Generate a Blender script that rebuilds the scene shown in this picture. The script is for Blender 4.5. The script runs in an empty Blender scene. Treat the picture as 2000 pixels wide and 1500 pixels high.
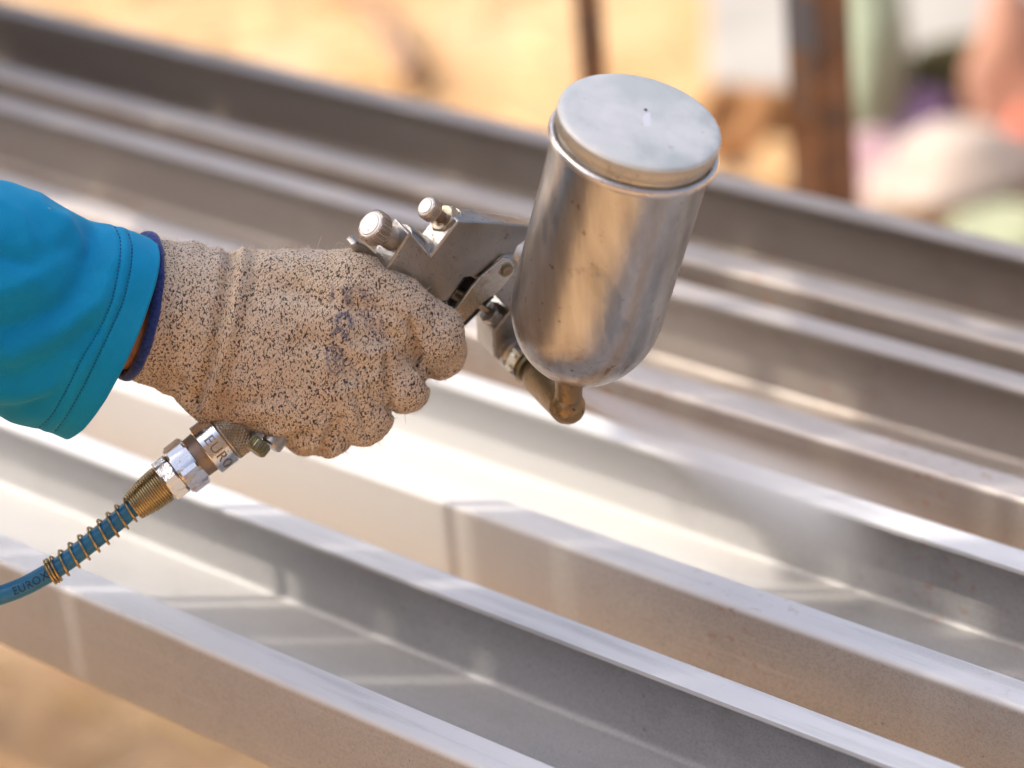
import bpy, bmesh, math, random
import numpy as np
from mathutils import Vector, Matrix
random.seed(7); rng = np.random.default_rng(7)
S = bpy.context.scene
COL = S.collection

# ------------------------------------------------------------------ camera
CZ = 1.428                                  # lens height above the ground
PITCH, ROLL, YAW = math.radians(25.576), math.radians(-5.419), math.radians(44.409)
FPX = 105 / 36 * 2000                       # focal length in photograph pixels
cam = bpy.data.cameras.new("camera"); camo = bpy.data.objects.new("camera", cam); COL.objects.link(camo)
cam.lens = 105; cam.sensor_width = 36; cam.clip_start = 0.05; cam.clip_end = 200
Xu = np.array([1, 0, 0]); Yu = np.array([0, math.sin(PITCH), math.cos(PITCH)]); Zu = np.array([0, -math.cos(PITCH), math.sin(PITCH)])
cr, sr = math.cos(ROLL), math.sin(ROLL)
Xc, Yc, Zc = cr * Xu + sr * Yu, -sr * Xu + cr * Yu, Zu
CAM = np.array([0, 0, CZ])
camo.matrix_world = Matrix([[Xc[0], Yc[0], Zc[0], 0], [Xc[1], Yc[1], Zc[1], 0], [Xc[2], Yc[2], Zc[2], CZ], [0, 0, 0, 1]])
S.camera = camo
D0 = 1.15                                   # distance of the gripping hand
PX = D0 / FPX                               # metres per photograph pixel at the hand
cam.dof.use_dof = True; cam.dof.focus_distance = 1.122; cam.dof.aperture_fstop = 5.2

# ------------------------------------------------------------------ sky, sun, exposure
TH = math.radians(35); EL = math.radians(50)
dv = np.array([math.cos(YAW), -math.sin(YAW), 0]); nv = np.array([math.sin(YAW), math.cos(YAW), 0])
sh = math.cos(TH) * dv + math.sin(TH) * nv          # horizontal travel of sunlight
qv = -math.sin(TH) * dv + math.cos(TH) * nv         # horizontal, across the sunlight
to_sun = np.array([-sh[0] * math.cos(EL), -sh[1] * math.cos(EL), math.sin(EL)])
W = bpy.data.worlds.new("World"); S.world = W; W.use_nodes = True
wt = W.node_tree; bg = wt.nodes["Background"]
sky = wt.nodes.new("ShaderNodeTexSky"); sky.sky_type = 'NISHITA'; sky.sun_disc = False
sky.sun_elevation = EL; sky.sun_rotation = math.atan2(to_sun[0], to_sun[1])
sky.air_density = 1.0; sky.dust_density = 10.0; sky.ozone_density = 3.6; sky.altitude = 50
wt.links.new(sky.outputs[0], bg.inputs[0]); bg.inputs[1].default_value = 0.15
sun = bpy.data.lights.new("sun", 'SUN'); suno = bpy.data.objects.new("sun", sun); COL.objects.link(suno)
sun.energy = 2.0; sun.angle = math.radians(0.45); sun.color = (.74, .67, .575)
suno.rotation_euler = Vector(to_sun).to_track_quat('Z', 'Y').to_euler(); suno.location = (-4, 1, 6)
S.view_settings.view_transform = 'Standard'; S.view_settings.look = 'None'
S.view_settings.exposure = 1.06; S.view_settings.gamma = 1
S.render.engine = 'CYCLES'
try:
    S.cycles.use_denoising = True; S.cycles.denoiser = 'OPENIMAGEDENOISE'
except Exception: pass
S.cycles.max_bounces = 10; S.cycles.volume_bounces = 8; S.cycles.sample_clamp_indirect = 8

# ------------------------------------------------------------------ helpers
def P(x, y, w=0.0):
    """photograph pixel + px towards the lens from the hand's distance -> world point"""
    D = D0 - w * PX
    return CAM + D * ((x - 1000) / FPX * Xc - (y - 750) / FPX * Yc - Zc)
def Pd(x, y, D): return CAM + D * ((x - 1000) / FPX * Xc - (y - 750) / FPX * Yc - Zc)
def PV(a):
    a = np.asarray(a, float); D = D0 - a[:, 2] * PX
    return CAM + D[:, None] * (((a[:, 0] - 1000) / FPX)[:, None] * Xc - ((a[:, 1] - 750) / FPX)[:, None] * Yc - Zc)
def at_z(x, y, z):
    v = Pd(x, y, 1) - CAM; return CAM + v * ((z - CZ) / v[2])
def dr(vx, vy, vw):
    v = vx * Xc - vy * Yc + vw * Zc; return v / np.linalg.norm(v)
def unit(v): v = np.asarray(v, float); return v / np.linalg.norm(v)

class MB:
    def __init__(s): s.v = []; s.f = []
    def add(s, v, f):
        o = len(s.v); s.v += [tuple(map(float, p)) for p in v]; s.f += [tuple(i + o for i in q) for q in f]; return s

def empty(name, loc, label=None, cat=None, group=None):
    o = bpy.data.objects.new(name, None); COL.objects.link(o); o.location = loc; o.empty_display_size = .02
    o['_w'] = [float(c) for c in loc]
    tag(o, label, cat, group); return o
def tag(o, label=None, cat=None, group=None, kind=None):
    if label: o['label'] = label
    if cat: o['category'] = cat
    if group: o['group'] = group
    if kind: o['kind'] = kind
    return o
def wloc(o):
    return np.zeros(3) if o is None else np.array(o['_w'])
def add(name, mb, mat, parent=None, origin=None, sharp=35, bevel=0, bseg=2, kind=None, smooth=True):
    pw = wloc(parent); ow = pw if origin is None else np.asarray(origin, float)
    v = np.array(mb.v, float) - ow
    me = bpy.data.meshes.new(name); me.from_pydata(v.tolist(), [], mb.f); me.update()
    bm_ = bmesh.new(); bm_.from_mesh(me); bmesh.ops.recalc_face_normals(bm_, faces=bm_.faces); bm_.to_mesh(me); bm_.free()
    if smooth:
        me.polygons.foreach_set("use_smooth", [True] * len(me.polygons))
        if sharp: me.set_sharp_from_angle(angle=math.radians(sharp))
    o = bpy.data.objects.new(name, me); COL.objects.link(o)
    if parent: o.parent = parent
    o.location = ow - pw; o['_w'] = [float(c) for c in ow]
    me.materials.append(mat)
    if bevel:
        m = o.modifiers.new("edge", 'BEVEL'); m.width = bevel; m.segments = bseg; m.limit_method = 'ANGLE'; m.angle_limit = math.radians(32); m.harden_normals = True
    if kind: o['kind'] = kind
    return o

def frame(axis, ref=None):
    a = unit(axis); r = np.array([0, 0, 1.0]) if ref is None else np.asarray(ref, float)
    r = r - a * (a @ r)
    if np.linalg.norm(r) < 1e-6: r = np.array([1.0, 0, 0]); r = r - a * (a @ r)
    u = unit(r); return a, u, np.cross(a, u)
def lathe(mb, base, axis, prof, seg=48, rfun=None, ref=None, cap=(True, True)):
    """prof: (t, r) in px units along axis from base"""
    a, u, v = frame(axis, ref); V = []; F = []
    for i, (t, r) in enumerate(prof):
        for k in range(seg):
            th = 2 * math.pi * k / seg; rr = r if rfun is None else rfun(th, t, r, i)
            V.append(base + PX * (t * a + rr * (math.cos(th) * u + math.sin(th) * v)))
    for i in range(len(prof) - 1):
        for k in range(seg):
            k2 = (k + 1) % seg; F.append((i * seg + k, i * seg + k2, (i + 1) * seg + k2, (i + 1) * seg + k))
    if cap[0]: V.append(base + PX * prof[0][0] * a); c = len(V) - 1; F += [(c, (k + 1) % seg, k) for k in range(seg)]
    if cap[1]:
        V.append(base + PX * prof[-1][0] * a); c = len(V) - 1; o = (len(prof) - 1) * seg
        F += [(c, o + k, o + (k + 1) % seg) for k in range(seg)]
    mb.add(V, F); return mb
def hexr(R):
    ap = R * math.cos(math.pi / 6)
    def f(th, t, r, i):
        m = (th % (math.pi / 3)) - math.pi / 6
        return min(ap / math.cos(m), r)
    return f
def nut(mb, base, axis, h, R, hole=None, ref=None, seg=96):
    c = R * .93
    lathe(mb, base, axis, [(0, hole or 0.01), (0, c * .9), (h * .04, c * .95), (h * .13, R * 1.01), (h * .87, R * 1.01), (h * .96, c * .95), (h, c * .9), (h, hole or 0.01)], seg, hexr(R), ref, (False, False)); return mb
def tube(mb, pts, rad, seg=12, cap=True):
    pts = np.asarray(pts, float); n = len(pts); V = []; F = []
    T = np.gradient(pts, axis=0); T /= np.linalg.norm(T, axis=1)[:, None]
    u = frame(T[0])[1]
    for i in range(n):
        u = u - T[i] * (u @ T[i]); u = unit(u); v = np.cross(T[i], u); r = rad if np.isscalar(rad) else rad[i]
        for k in range(seg):
            th = 2 * math.pi * k / seg; V.append(pts[i] + r * (math.cos(th) * u + math.sin(th) * v))
    for i in range(n - 1):
        for k in range(seg):
            k2 = (k + 1) % seg; F.append((i * seg + k, i * seg + k2, (i + 1) * seg + k2, (i + 1) * seg + k))
    if cap: F.append(tuple(range(seg - 1, -1, -1))); F.append(tuple((n - 1) * seg + k for k in range(seg)))
    mb.add(V, F); return mb
def spline(pts, n):
    pts = np.asarray(pts, float); m = len(pts); out = []
    q = np.vstack([2 * pts[0] - pts[1], pts, 2 * pts[-1] - pts[-2]])
    for t in np.linspace(0, m - 1, n):
        i = min(int(t), m - 2); f = t - i; p0, p1, p2, p3 = q[i:i + 4]
        out.append(.5 * ((2 * p1) + (-p0 + p2) * f + (2 * p0 - 5 * p1 + 4 * p2 - p3) * f * f + (-p0 + 3 * p1 - 3 * p2 + p3) * f ** 3))
    return np.array(out)
def box(mb, c, ax, ay, az, hx, hy, hz):
    c = np.asarray(c, float); V = [c + sx * hx * ax + sy * hy * ay + sz * hz * az for sx in (-1, 1) for sy in (-1, 1) for sz in (-1, 1)]
    F = [(0, 1, 3, 2), (4, 6, 7, 5), (0, 4, 5, 1), (2, 3, 7, 6), (0, 2, 6, 4), (1, 5, 7, 3)]
    mb.add(V, F); return mb
def prism(mb, front, back):
    """two matching outlines (lists of world points) -> closed solid"""
    n = len(front); V = list(front) + list(back)
    F = [tuple(range(n)), tuple(range(2 * n - 1, n - 1, -1))] + [(i, n + i, n + (i + 1) % n, (i + 1) % n) for i in range(n)]
    mb.add(V, F); return mb

# ------------------------------------------------------------------ materials
def mat(name, base=(.5, .5, .5), rough=.5, metal=0.0, spec=.5):
    m = bpy.data.materials.new(name); m.use_nodes = True; b = m.node_tree.nodes["Principled BSDF"]
    b.inputs["Base Color"].default_value = (*base, 1); b.inputs["Roughness"].default_value = rough; b.inputs["Metallic"].default_value = metal
    b.inputs["Specular IOR Level"].default_value = spec
    m['n'] = 1; return m
class NT:
    def __init__(s, m): s.m = m; s.t = m.node_tree; s.b = s.t.nodes["Principled BSDF"]; s.tc = s.t.nodes.new("ShaderNodeTexCoord")
    def N(s, ty, **k):
        n = s.t.nodes.new(ty)
        for a, b in k.items(): setattr(n, a, b)
        return n
    def L(s, a, b): s.t.links.new(a, b)
    def vec(s, scale=(1, 1, 1), rot=(0, 0, 0), attr=None):
        mp = s.N("ShaderNodeMapping"); mp.inputs["Scale"].default_value = scale; mp.inputs["Rotation"].default_value = rot
        if attr: a = s.N("ShaderNodeAttribute", attribute_name=attr); s.L(a.outputs["Vector"], mp.inputs[0])
        else: s.L(s.tc.outputs["Object"], mp.inputs[0])
        return mp.outputs[0]
    def noise(s, scale, detail=3, rough=.5, vec=None, dist=0):
        n = s.N("ShaderNodeTexNoise"); n.inputs["Scale"].default_value = scale; n.inputs["Detail"].default_value = detail; n.inputs["Roughness"].default_value = rough; n.inputs["Distortion"].default_value = dist
        s.L(vec if vec is not None else s.tc.outputs["Object"], n.inputs["Vector"]); return n.outputs["Fac"]
    def ramp(s, fac, pts):
        r = s.N("ShaderNodeValToRGB"); e = r.color_ramp.elements
        while len(e) < len(pts): e.new(.5)
        for el, (p, c) in zip(e, pts): el.position = p; el.color = (*c, 1) if len(c) == 3 else c
        s.L(fac, r.inputs[0]); return r.outputs[0]
    def mask(s, fac, lo, hi):
        r = s.N("ShaderNodeMapRange"); r.interpolation_type = 'SMOOTHSTEP'; r.inputs[1].default_value = lo; r.inputs[2].default_value = hi
        s.L(fac, r.inputs[0]); return r.outputs[0]
    def mix(s, f, a, b):
        n = s.N("ShaderNodeMix", data_type='RGBA')
        for sock, v in ((n.inputs[0], f), (n.inputs[6], a), (n.inputs[7], b)):
            if isinstance(v, (int, float)): sock.default_value = v
            elif isinstance(v, tuple): sock.default_value = (*v, 1)
            else: s.L(v, sock)
        return n.outputs[2]
    def math(s, op, a, b=None):
        n = s.N("ShaderNodeMath", operation=op)
        for i, v in enumerate((a, b)):
            if v is None: continue
            if isinstance(v, (int, float)): n.inputs[i].default_value = v
            else: s.L(v, n.inputs[i])
        return n.outputs[0]
    def attr(s, name): return s.N("ShaderNodeAttribute", attribute_name=name).outputs["Fac"]
    def bump(s, h, dist, strength=1.0, prev=None):
        n = s.N("ShaderNodeBump"); n.inputs["Distance"].default_value = dist; n.inputs["Strength"].default_value = strength; s.L(h, n.inputs["Height"])
        if prev is not None: s.L(prev, n.inputs["Normal"])
        return n.outputs[0]
    def out(s, color=None, rough=None, metal=None, normal=None):
        for k, v in (("Base Color", color), ("Roughness", rough), ("Metallic", metal), ("Normal", normal)):
            if v is not None: s.L(v, s.b.inputs[k])

def metal(name, base, rough, met=1.0, dirt=(.16, .09, .04), dirt_amt=.35, dirt_scale=90, bump=.00008, specks=True, var=.15, wob=0):
    m = mat(name, base, rough, met); n = NT(m)
    f1 = n.noise(dirt_scale, 5, .65); f2 = n.noise(dirt_scale * .35, 4, .6); f3 = n.noise(900, 2, .6)
    b2 = tuple(c * (1 - var * 1.6) for c in base); b3 = tuple(min(1, c * (1 + var)) for c in base)
    col = n.ramp(f2, [(.3, b2), (.55, base), (.75, b3)])
    dm = n.math('MULTIPLY', n.mask(f1, .56, .72), n.mask(n.noise(dirt_scale * .5, 3, .6, n.vec((1, 1, 1), (.5, .7, .2))), .42, .6))
    dm = n.math('MULTIPLY', dm, min(1, dirt_amt * 2.2))
    if specks:
        sp = n.mask(n.noise(420, 2, .5), .66, .72); dm = n.math('MAXIMUM', dm, n.math('MULTIPLY', sp, dirt_amt * 1.5))
    col = n.mix(dm, col, dirt)
    ro = n.math('ADD', n.math('MULTIPLY', n.math('SUBTRACT', f1, .5), min(.35, rough)), rough); ro = n.math('ADD', ro, n.math('MULTIPLY', dm, .4))
    me = n.math('MULTIPLY', n.math('SUBTRACT', 1.0, n.math('MULTIPLY', dm, .8)), met)
    n.out(col, ro, me, n.bump(n.math('ADD', f3, n.math('MULTIPLY', f1, 2.0)), bump, 1.0, n.bump(n.noise(38, 2, .5), wob) if wob else None)); return m

M_cast = metal("cast_zinc", (.44, .425, .40), .33, .95, (.15, .085, .04), .42, 110, .00014, wob=.0011)
M_cup = mat("spun_aluminium", (.62, .59, .55), .3, 1.0)
n = NT(M_cup)
AXU = unit(.206 * Xc + .765 * Yc + .61 * Zc)
rotq = Vector(AXU).rotation_difference(Vector((0, 0, 1))).to_euler()
vs = n.vec((1, 1, .12), tuple(rotq)); fs = n.noise(140, 4, .6, vs); fb = n.noise(45, 5, .65); ff = n.noise(26, 3, .6, n.vec((1, 1, .5), tuple(rotq)))
col = n.ramp(fs, [(.3, (.42, .41, .40)), (.55, (.53, .525, .515)), (.75, (.63, .63, .62))])
st = n.mask(fb, .6, .74); col = n.mix(n.math('MULTIPLY', st, .5), col, (.24, .15, .08))
scr = n.mask(n.noise(1, 2, .6, n.vec((60, 900, 500), (.4, .9, .3))), .66, .74); col = n.mix(n.math('MULTIPLY', scr, .45), col, (.30, .28, .26)); sp = n.mask(n.noise(230, 2, .5), .67, .73); col = n.mix(n.math('MULTIPLY', sp, .6), col, (.16, .10, .06))
low_ = n.attr('low')
rb_ = n.math('MULTIPLY', low_, n.mask(n.noise(70, 5, .7), .38, .58)); col = n.mix(n.math('MULTIPLY', rb_, .9), col, (.22, .125, .06))
bs = n.math('MULTIPLY', n.mask(n.noise(1, 3, .6, n.vec((70, 70, 16), tuple(rotq))), .60, .68), .4); col = n.mix(bs, col, (.20, .25, .30))
ro = n.math('ADD', n.math('MULTIPLY', ff, .26), .22); ro = n.math('ADD', ro, n.math('MULTIPLY', st, .2))
n.out(col, ro, None, n.bump(n.math('ADD', fs, n.math('MULTIPLY', fb, 1.5)), .00025))
M_lid = mat("dull_aluminium", (.7, .7, .69), .55, .08); n = NT(M_lid)
f = n.noise(48, 5, .6); g = n.noise(20, 3, .5); d = n.noise(120, 4, .7)
col = n.ramp(f, [(.34, (.56, .585, .55)), (.48, (.70, .71, .67)), (.66, (.80, .79, .75))])
col = n.mix(n.math('MULTIPLY', n.mask(g, .50, .64), .6), col, (.55, .60, .56))
col = n.mix(n.math('MULTIPLY', n.mask(d, .62, .72), .55), col, (.42, .37, .27)); n.out(col, n.math('ADD', n.math('MULTIPLY', f, .3), .3), None, n.bump(f, .0003))
M_knurl = metal("stained_aluminium", (.60, .57, .50), .42, .7, (.26, .17, .07), .4, 60)
M_bead = metal("rim_aluminium", (.72, .69, .66), .3, .95, (.25, .17, .1), .25, 120)
M_chrome = metal("worn_chrome", (.70, .69, .69), .17, 1.0, (.30, .17, .07), .25, 160, .00004, True, .06)
M_brass = metal("tarnished_brass", (.33, .23, .12), .40, .9, (.10, .055, .025), .6, 70, .0003)
M_brassy = metal("old_nickel_brass", (.46, .40, .31), .34, .9, (.17, .10, .04), .5, 90, .0002)
M_gold = metal("zinc_yellow_wire", (.50, .38, .19), .27, 1.0, (.18, .09, .03), .3, 160, .00004)
M_rustst = metal("rusted_steel_ring", (.33, .25, .19), .5, .75, (.17, .09, .045), .6, 80, .0001)
M_knob = metal("worn_knob_metal", (.50, .45, .40), .4, .85, (.20, .10, .05), .5, 120, .0001)
M_knobf = metal("knob_face_metal", (.74, .72, .69), .42, .55, (.34, .22, .15), .42, 100, .00015)
M_steel = metal("plated_steel", (.62, .59, .52), .25, .95, (.17, .10, .05), .3, 160, .00006)
M_green = metal("oxidised_brass", (.30, .28, .17), .4, .85, (.10, .08, .04), .4, 120, .0001)
M_scrape = mat("bare_scratch", (.84, .84, .85), .5, .1)
M_dark = mat("black_cavity_fill", (.012, .011, .01), .7)  # black fill in place of shade inside the trigger slot and vent hole
# hose
M_hose = mat("blue_hose_plastic", (.012, .155, .27), .3); n = NT(M_hose)
f = n.noise(60, 4, .6); n.out(n.ramp(f, [(.3, (.011, .145, .29)), (.6, (.018, .195, .37)), (.8, (.05, .22, .36))]), n.math('ADD', n.math('MULTIPLY', f, .3), .18))
M_ink = mat("dark_print_ink", (.012, .03, .06), .6)
# glove
M_glove = mat("speckled_knit", (.6, .45, .3), .95, 0, .1); n = NT(M_glove); gb = n.b
gb.inputs["Sheen Weight"].default_value = .35; gb.inputs["Sheen Roughness"].default_value = .6; gb.inputs["Sheen Tint"].default_value = (.9, .75, .6, 1)
def gv(sx, sy, sz, rz=0.0): return n.vec((sx, sy, sz), (0, 0, rz), "rest")
fl = n.noise(1, 1.5, .5, gv(.26, .15, .22, .35), .4)
fl2 = n.noise(1, 1, .5, gv(.38, .22, .32, -.5), .3)
pat = n.noise(1, 3, .6, gv(.010, .010, .010)); pat2 = n.noise(1, 3, .6, gv(.026, .026, .026))
thr = n.math('ADD', .580, n.math('MULTIPLY', n.math('SUBTRACT', .5, pat2), .10))
dk = n.math('MAXIMUM', n.mask(n.math('SUBTRACT', fl, thr), -.012, .03), n.math('MULTIPLY', n.mask(n.math('SUBTRACT', fl2, thr), .03, .065), .85))
fine = n.noise(1, 2, .6, gv(.5, .36, .45, .6))
base = n.ramp(fine, [(.25, (.62, .45, .29)), (.5, (.86, .69, .50)), (.75, (.95, .85, .71))])
base = n.mix(n.mask(pat, .35, .62), base, n.mix(.5, base, (.84, .73, .64)))
base = n.mix(n.math('MULTIPLY', n.attr("dirt"), .6), base, (.46, .24, .085))
yarn = n.mix(dk, base, (.040, .033, .036))
brk = n.mask(n.noise(1, 2, .6, gv(.16, .2, .16)), .30, .52)
ink = n.math('MULTIPLY', n.math('MULTIPLY', n.attr("print"), brk), .85)
kw = n.N("ShaderNodeTexWave", wave_type='BANDS', bands_direction='DIAGONAL'); kw.inputs["Scale"].default_value = .052; kw.inputs["Distortion"].default_value = 1.8; kw.inputs["Detail"].default_value = 2; kw.inputs["Detail Scale"].default_value = 1.6
n.L(gv(1, 1.25, .9), kw.inputs["Vector"])
yarn = n.mix(n.math('MULTIPLY', n.math('SUBTRACT', 1.0, kw.outputs["Fac"]), .24), yarn, (.32, .21, .12))
n.out(n.mix(ink, yarn, (.03, .065, .19)))
hb = n.math('ADD', n.math('MULTIPLY', fine, 1.0), n.math('MULTIPLY', fl, -.5))
wv = n.N("ShaderNodeTexWave", wave_type='BANDS', bands_direction='DIAGONAL'); wv.inputs["Scale"].default_value = .085; wv.inputs["Distortion"].default_value = 2.5; wv.inputs["Detail"].default_value = 1
n.L(gv(1, 1, 1), wv.inputs["Vector"])
n.out(None, None, None, n.bump(wv.outputs["Fac"], .00025, .6, n.bump(hb, .0009, .8)))
M_fuzz = mat("cotton_fuzz", (.72, .58, .42), .9); 
M_hem = mat("navy_overlock", (.022, .045, .20), .9, 0, .15); n = NT(M_hem)
n.b.inputs["Sheen Weight"].default_value = .3
f = n.noise(700, 2, .6); n.out(n.ramp(f, [(.3, (.014, .028, .13)), (.7, (.032, .065, .27))]), None, None, n.bump(f, .0004))
M_sleeve = mat("blue_jersey", (.0, .25, .47), .85, 0, .25); n = NT(M_sleeve)
n.b.inputs["Sheen Weight"].default_value = .25; n.b.inputs["Sheen Tint"].default_value = (.3, .8, 1, 1)
f = n.noise(1500, 2, .6); g = n.noise(16, 4, .6); l = n.mask(n.noise(95, 2, .5), .765, .79)
c = n.ramp(g, [(.3, (.0, .225, .45)), (.55, (.0, .285, .54)), (.75, (.01, .33, .60))]); c = n.mix(n.math('MULTIPLY', n.math('SUBTRACT', f, .35), .25), c, (.02, .36, .56)); c = n.mix(l, c, (.35, .42, .42))
n.out(c, None, None, n.bump(n.math('ADD', f, n.math('MULTIPLY', g, 3)), .00025))
M_thread = mat("dark_blue_thread", (.0, .10, .22), .8)
M_skin = mat("tanned_skin", (.30, .12, .055), .5); n = NT(M_skin); n.b.inputs["Subsurface Weight"].default_value = .1; n.b.inputs["Subsurface Radius"].default_value = (.008, .003, .001)
f = n.noise(300, 3, .6); n.out(n.ramp(f, [(.3, (.24, .09, .04)), (.7, (.36, .15, .07))]), None, None, n.bump(f, .0003))

# steel channels
def steel(name, c0, c1, rough, met, rust, paint=0, lip=(.7, .695, .69), lipamt=.9):
    m = mat(name, c0, rough, met); n = NT(m); n.b.inputs['Coat Weight'].default_value = .05; n.b.inputs['Coat Roughness'].default_value = .28
    g = n.noise(1, 4, .6, n.vec((3, 14, 14), (0, 0, -YAW * 0))); f = n.noise(1100, 3, .75); f2 = n.noise(60, 4, .6); sc = n.noise(1, 3, .6, n.vec((10, 420, 420)))
    col = n.mix(n.mask(g, .3, .7), c0, c1)
    col = n.mix(n.math('MULTIPLY', n.mask(f, .4, .7), .42), col, tuple(x * .45 for x in c0))
    col = n.mix(n.math('MULTIPLY', n.mask(sc, .56, .75), .18), col, (.75, .75, .76))
    rm = n.math('MULTIPLY', n.mask(n.noise(150, 4, .7), .56, .66), n.mask(n.noise(11, 2, .5), .46, .60)); rm = n.math('MULTIPLY', rm, rust)
    col = n.mix(rm, col, (.36, .17, .08))
    bl = n.mask(n.noise(22, 4, .65), .52, .7); col = n.mix(n.math('MULTIPLY', bl, .22), col, tuple(x * .5 for x in c0))
    dt = n.mask(n.noise(260, 2, .6), .70, .75); col = n.mix(n.math('MULTIPLY', dt, .5), col, (.10, .085, .075))
    mt = n.math('MULTIPLY', n.math('SUBTRACT', 1, rm), met)
    ro = n.math('ADD', n.math('MULTIPLY', n.math('SUBTRACT', f2, .5), .2), rough)
    sz = n.N("ShaderNodeSeparateXYZ"); n.L(n.tc.outputs["Object"], sz.inputs[0])
    lm = n.math('MULTIPLY', n.mask(sz.outputs[2], .0438, .0468), n.math('MULTIPLY', n.math('ADD', n.math('MULTIPLY', n.mask(n.noise(1, 4, .65, n.vec((9, 120, 60))), .30, .55), .45), .55), lipamt))  # lip tops lightened in the colour, standing in for brighter sky light there
    lm = n.math('MULTIPLY', lm, n.math('SUBTRACT', 1, n.math('MULTIPLY', rm, .8)))
    col = n.mix(lm, col, lip); mt = n.math('MULTIPLY', mt, n.math('SUBTRACT', 1, n.math('MULTIPLY', lm, .8)))
    if paint:
        sx = n.N("ShaderNodeSeparateXYZ"); n.L(n.tc.outputs["Object"], sx.inputs[0]); X, Y = sx.outputs[0], sx.outputs[1]
        wob = n.math('MULTIPLY', n.math('SUBTRACT', n.noise(9, 4, .6), .5), .16)
        Xw = n.math('ADD', X, n.math('ADD', wob, n.math('MULTIPLY', n.math('SUBTRACT', f, .5), .10)))
        pm = n.math('MULTIPLY', n.mask(Xw, -.665, -.80), n.mask(Xw, -1.19, -.97)) if paint == 1 else n.mask(Xw, -.55, -1.0)
        pm = n.math('MULTIPLY', pm, .92 if paint == 1 else .3)
        col = n.mix(pm, col, (.62, .61, .59)); mt = n.math('MULTIPLY', mt, n.math('SUBTRACT', 1, pm)); ro = n.math('ADD', ro, n.math('MULTIPLY', pm, .12))
    ro = n.math('ADD', ro, n.math('MULTIPLY', lm, .1)); n.out(col, ro, mt, n.bump(n.math('ADD', f, n.math('MULTIPLY', f2, .8)), .00012, .7)); return m
M_ch1 = steel("primed_steel", (.40, .40, .405), (.48, .48, .485), .50, .16, .12, 2, (.74, .74, .74), .95)
M_ch2 = steel("half_primed_steel", (.40, .39, .38), (.48, .47, .46), .50, .22, .5, 1)
M_ch3 = steel("mill_steel", (.36, .315, .28), (.45, .405, .37), .47, .45, .9, 0, (.58, .53, .49), .6)
M_ch4 = steel("mill_steel_dark", (.29, .245, .21), (.37, .325, .285), .47, .45, .8, 0, (.50, .45, .41), .6)
# ground and background
M_sand = mat("sandy_soil", (.6, .37, .16), .95, 0, .1); n = NT(M_sand)
f = n.noise(2.2, 5, .6); g = n.noise(14, 4, .65); h = n.noise(.8, 2, .5)
col = n.ramp(f, [(.28, (.30, .175, .085)), (.45, (.46, .28, .14)), (.6, (.53, .355, .20)), (.78, (.59, .45, .31))])
col = n.mix(n.math('MULTIPLY', n.mask(g, .52, .7), .35), col, (.30, .17, .07)); n.out(col, None, None, n.bump(g, .02))
M_straw = mat("dry_straw", (.68, .48, .22), .8)
M_slab = mat("weathered_concrete", (.55, .52, .47), .9); n = NT(M_slab); f = n.noise(7, 5, .6); n.out(n.ramp(f, [(.3, (.27, .25, .22)), (.7, (.34, .32, .285))]), None, None, n.bump(f, .004))
def rusty(name, paint=None):
    m = mat(name, (.22, .11, .06), .75, .2); n = NT(m); f = n.noise(35, 5, .65); g = n.noise(11, 4, .6)
    c = n.ramp(f, [(.3, (.17, .09, .05)), (.5, (.31, .175, .10)), (.72, (.42, .26, .16))])
    c = n.mix(n.math('MULTIPLY', n.mask(n.noise(18, 4, .7), .48, .58), .7), c, (.17, .145, .13))
    if paint: c = n.mix(n.mask(g, .54, .60), c, paint)
    n.out(c, None, None, n.bump(f, .001)); return m
M_rust = rusty("rusted_steel"); M_rustb = rusty("rusted_blue_paint", (.16, .18, .22)); M_rustd = rusty("dark_rusted_steel", (.10, .085, .075))
M_wood = mat("weathered_plank", (.34, .27, .20), .85); n = NT(M_wood); f = n.noise(1, 5, .6, n.vec((30, 30, 2))); n.out(n.ramp(f, [(.3, (.24, .19, .14)), (.7, (.44, .36, .28))]), None, None, n.bump(f, .002))
def cloth(name, c):
    m = mat(name, c, .9, 0, .1); n = NT(m); f = n.noise(20, 4, .6); n.out(n.ramp(f, [(.3, tuple(x * .8 for x in c)), (.7, tuple(min(1, x * 1.1) for x in c))]), None, None, n.bump(f, .003)); return m

# ------------------------------------------------------------------ ground
gz = 0.0
mb = MB(); N = 60; ex = np.concatenate([-np.geomspace(60, .3, 14), np.linspace(-.2, .2, 3), np.geomspace(.3, 60, 14)])
def gh(x, y):
    r = math.hypot(x, y); return .02 * math.sin(1.7 * x + .6 * y) * math.sin(1.1 * y - .4 * x) * min(1, r / 2) - .0
gx = sorted(set(np.round(np.concatenate([np.linspace(-4, 6, 41), [-60, -30, -15, -8, 10, 18, 32, 60]]), 3)))
gy = sorted(set(np.round(np.concatenate([np.linspace(-3, 9, 49), [-60, -30, -12, -6, 13, 20, 35, 60]]), 3)))
V = [(x, y, gh(x, y)) for y in gy for x in gx]; nx = len(gx)
F = [(j * nx + i, j * nx + i + 1, (j + 1) * nx + i + 1, (j + 1) * nx + i) for j in range(len(gy) - 1) for i in range(nx - 1)]
mb.add(V, F); ground = add("ground", mb, M_sand, sharp=0); tag(ground, "sunlit orange sandy soil around the steel", None, None, "structure")

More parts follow.
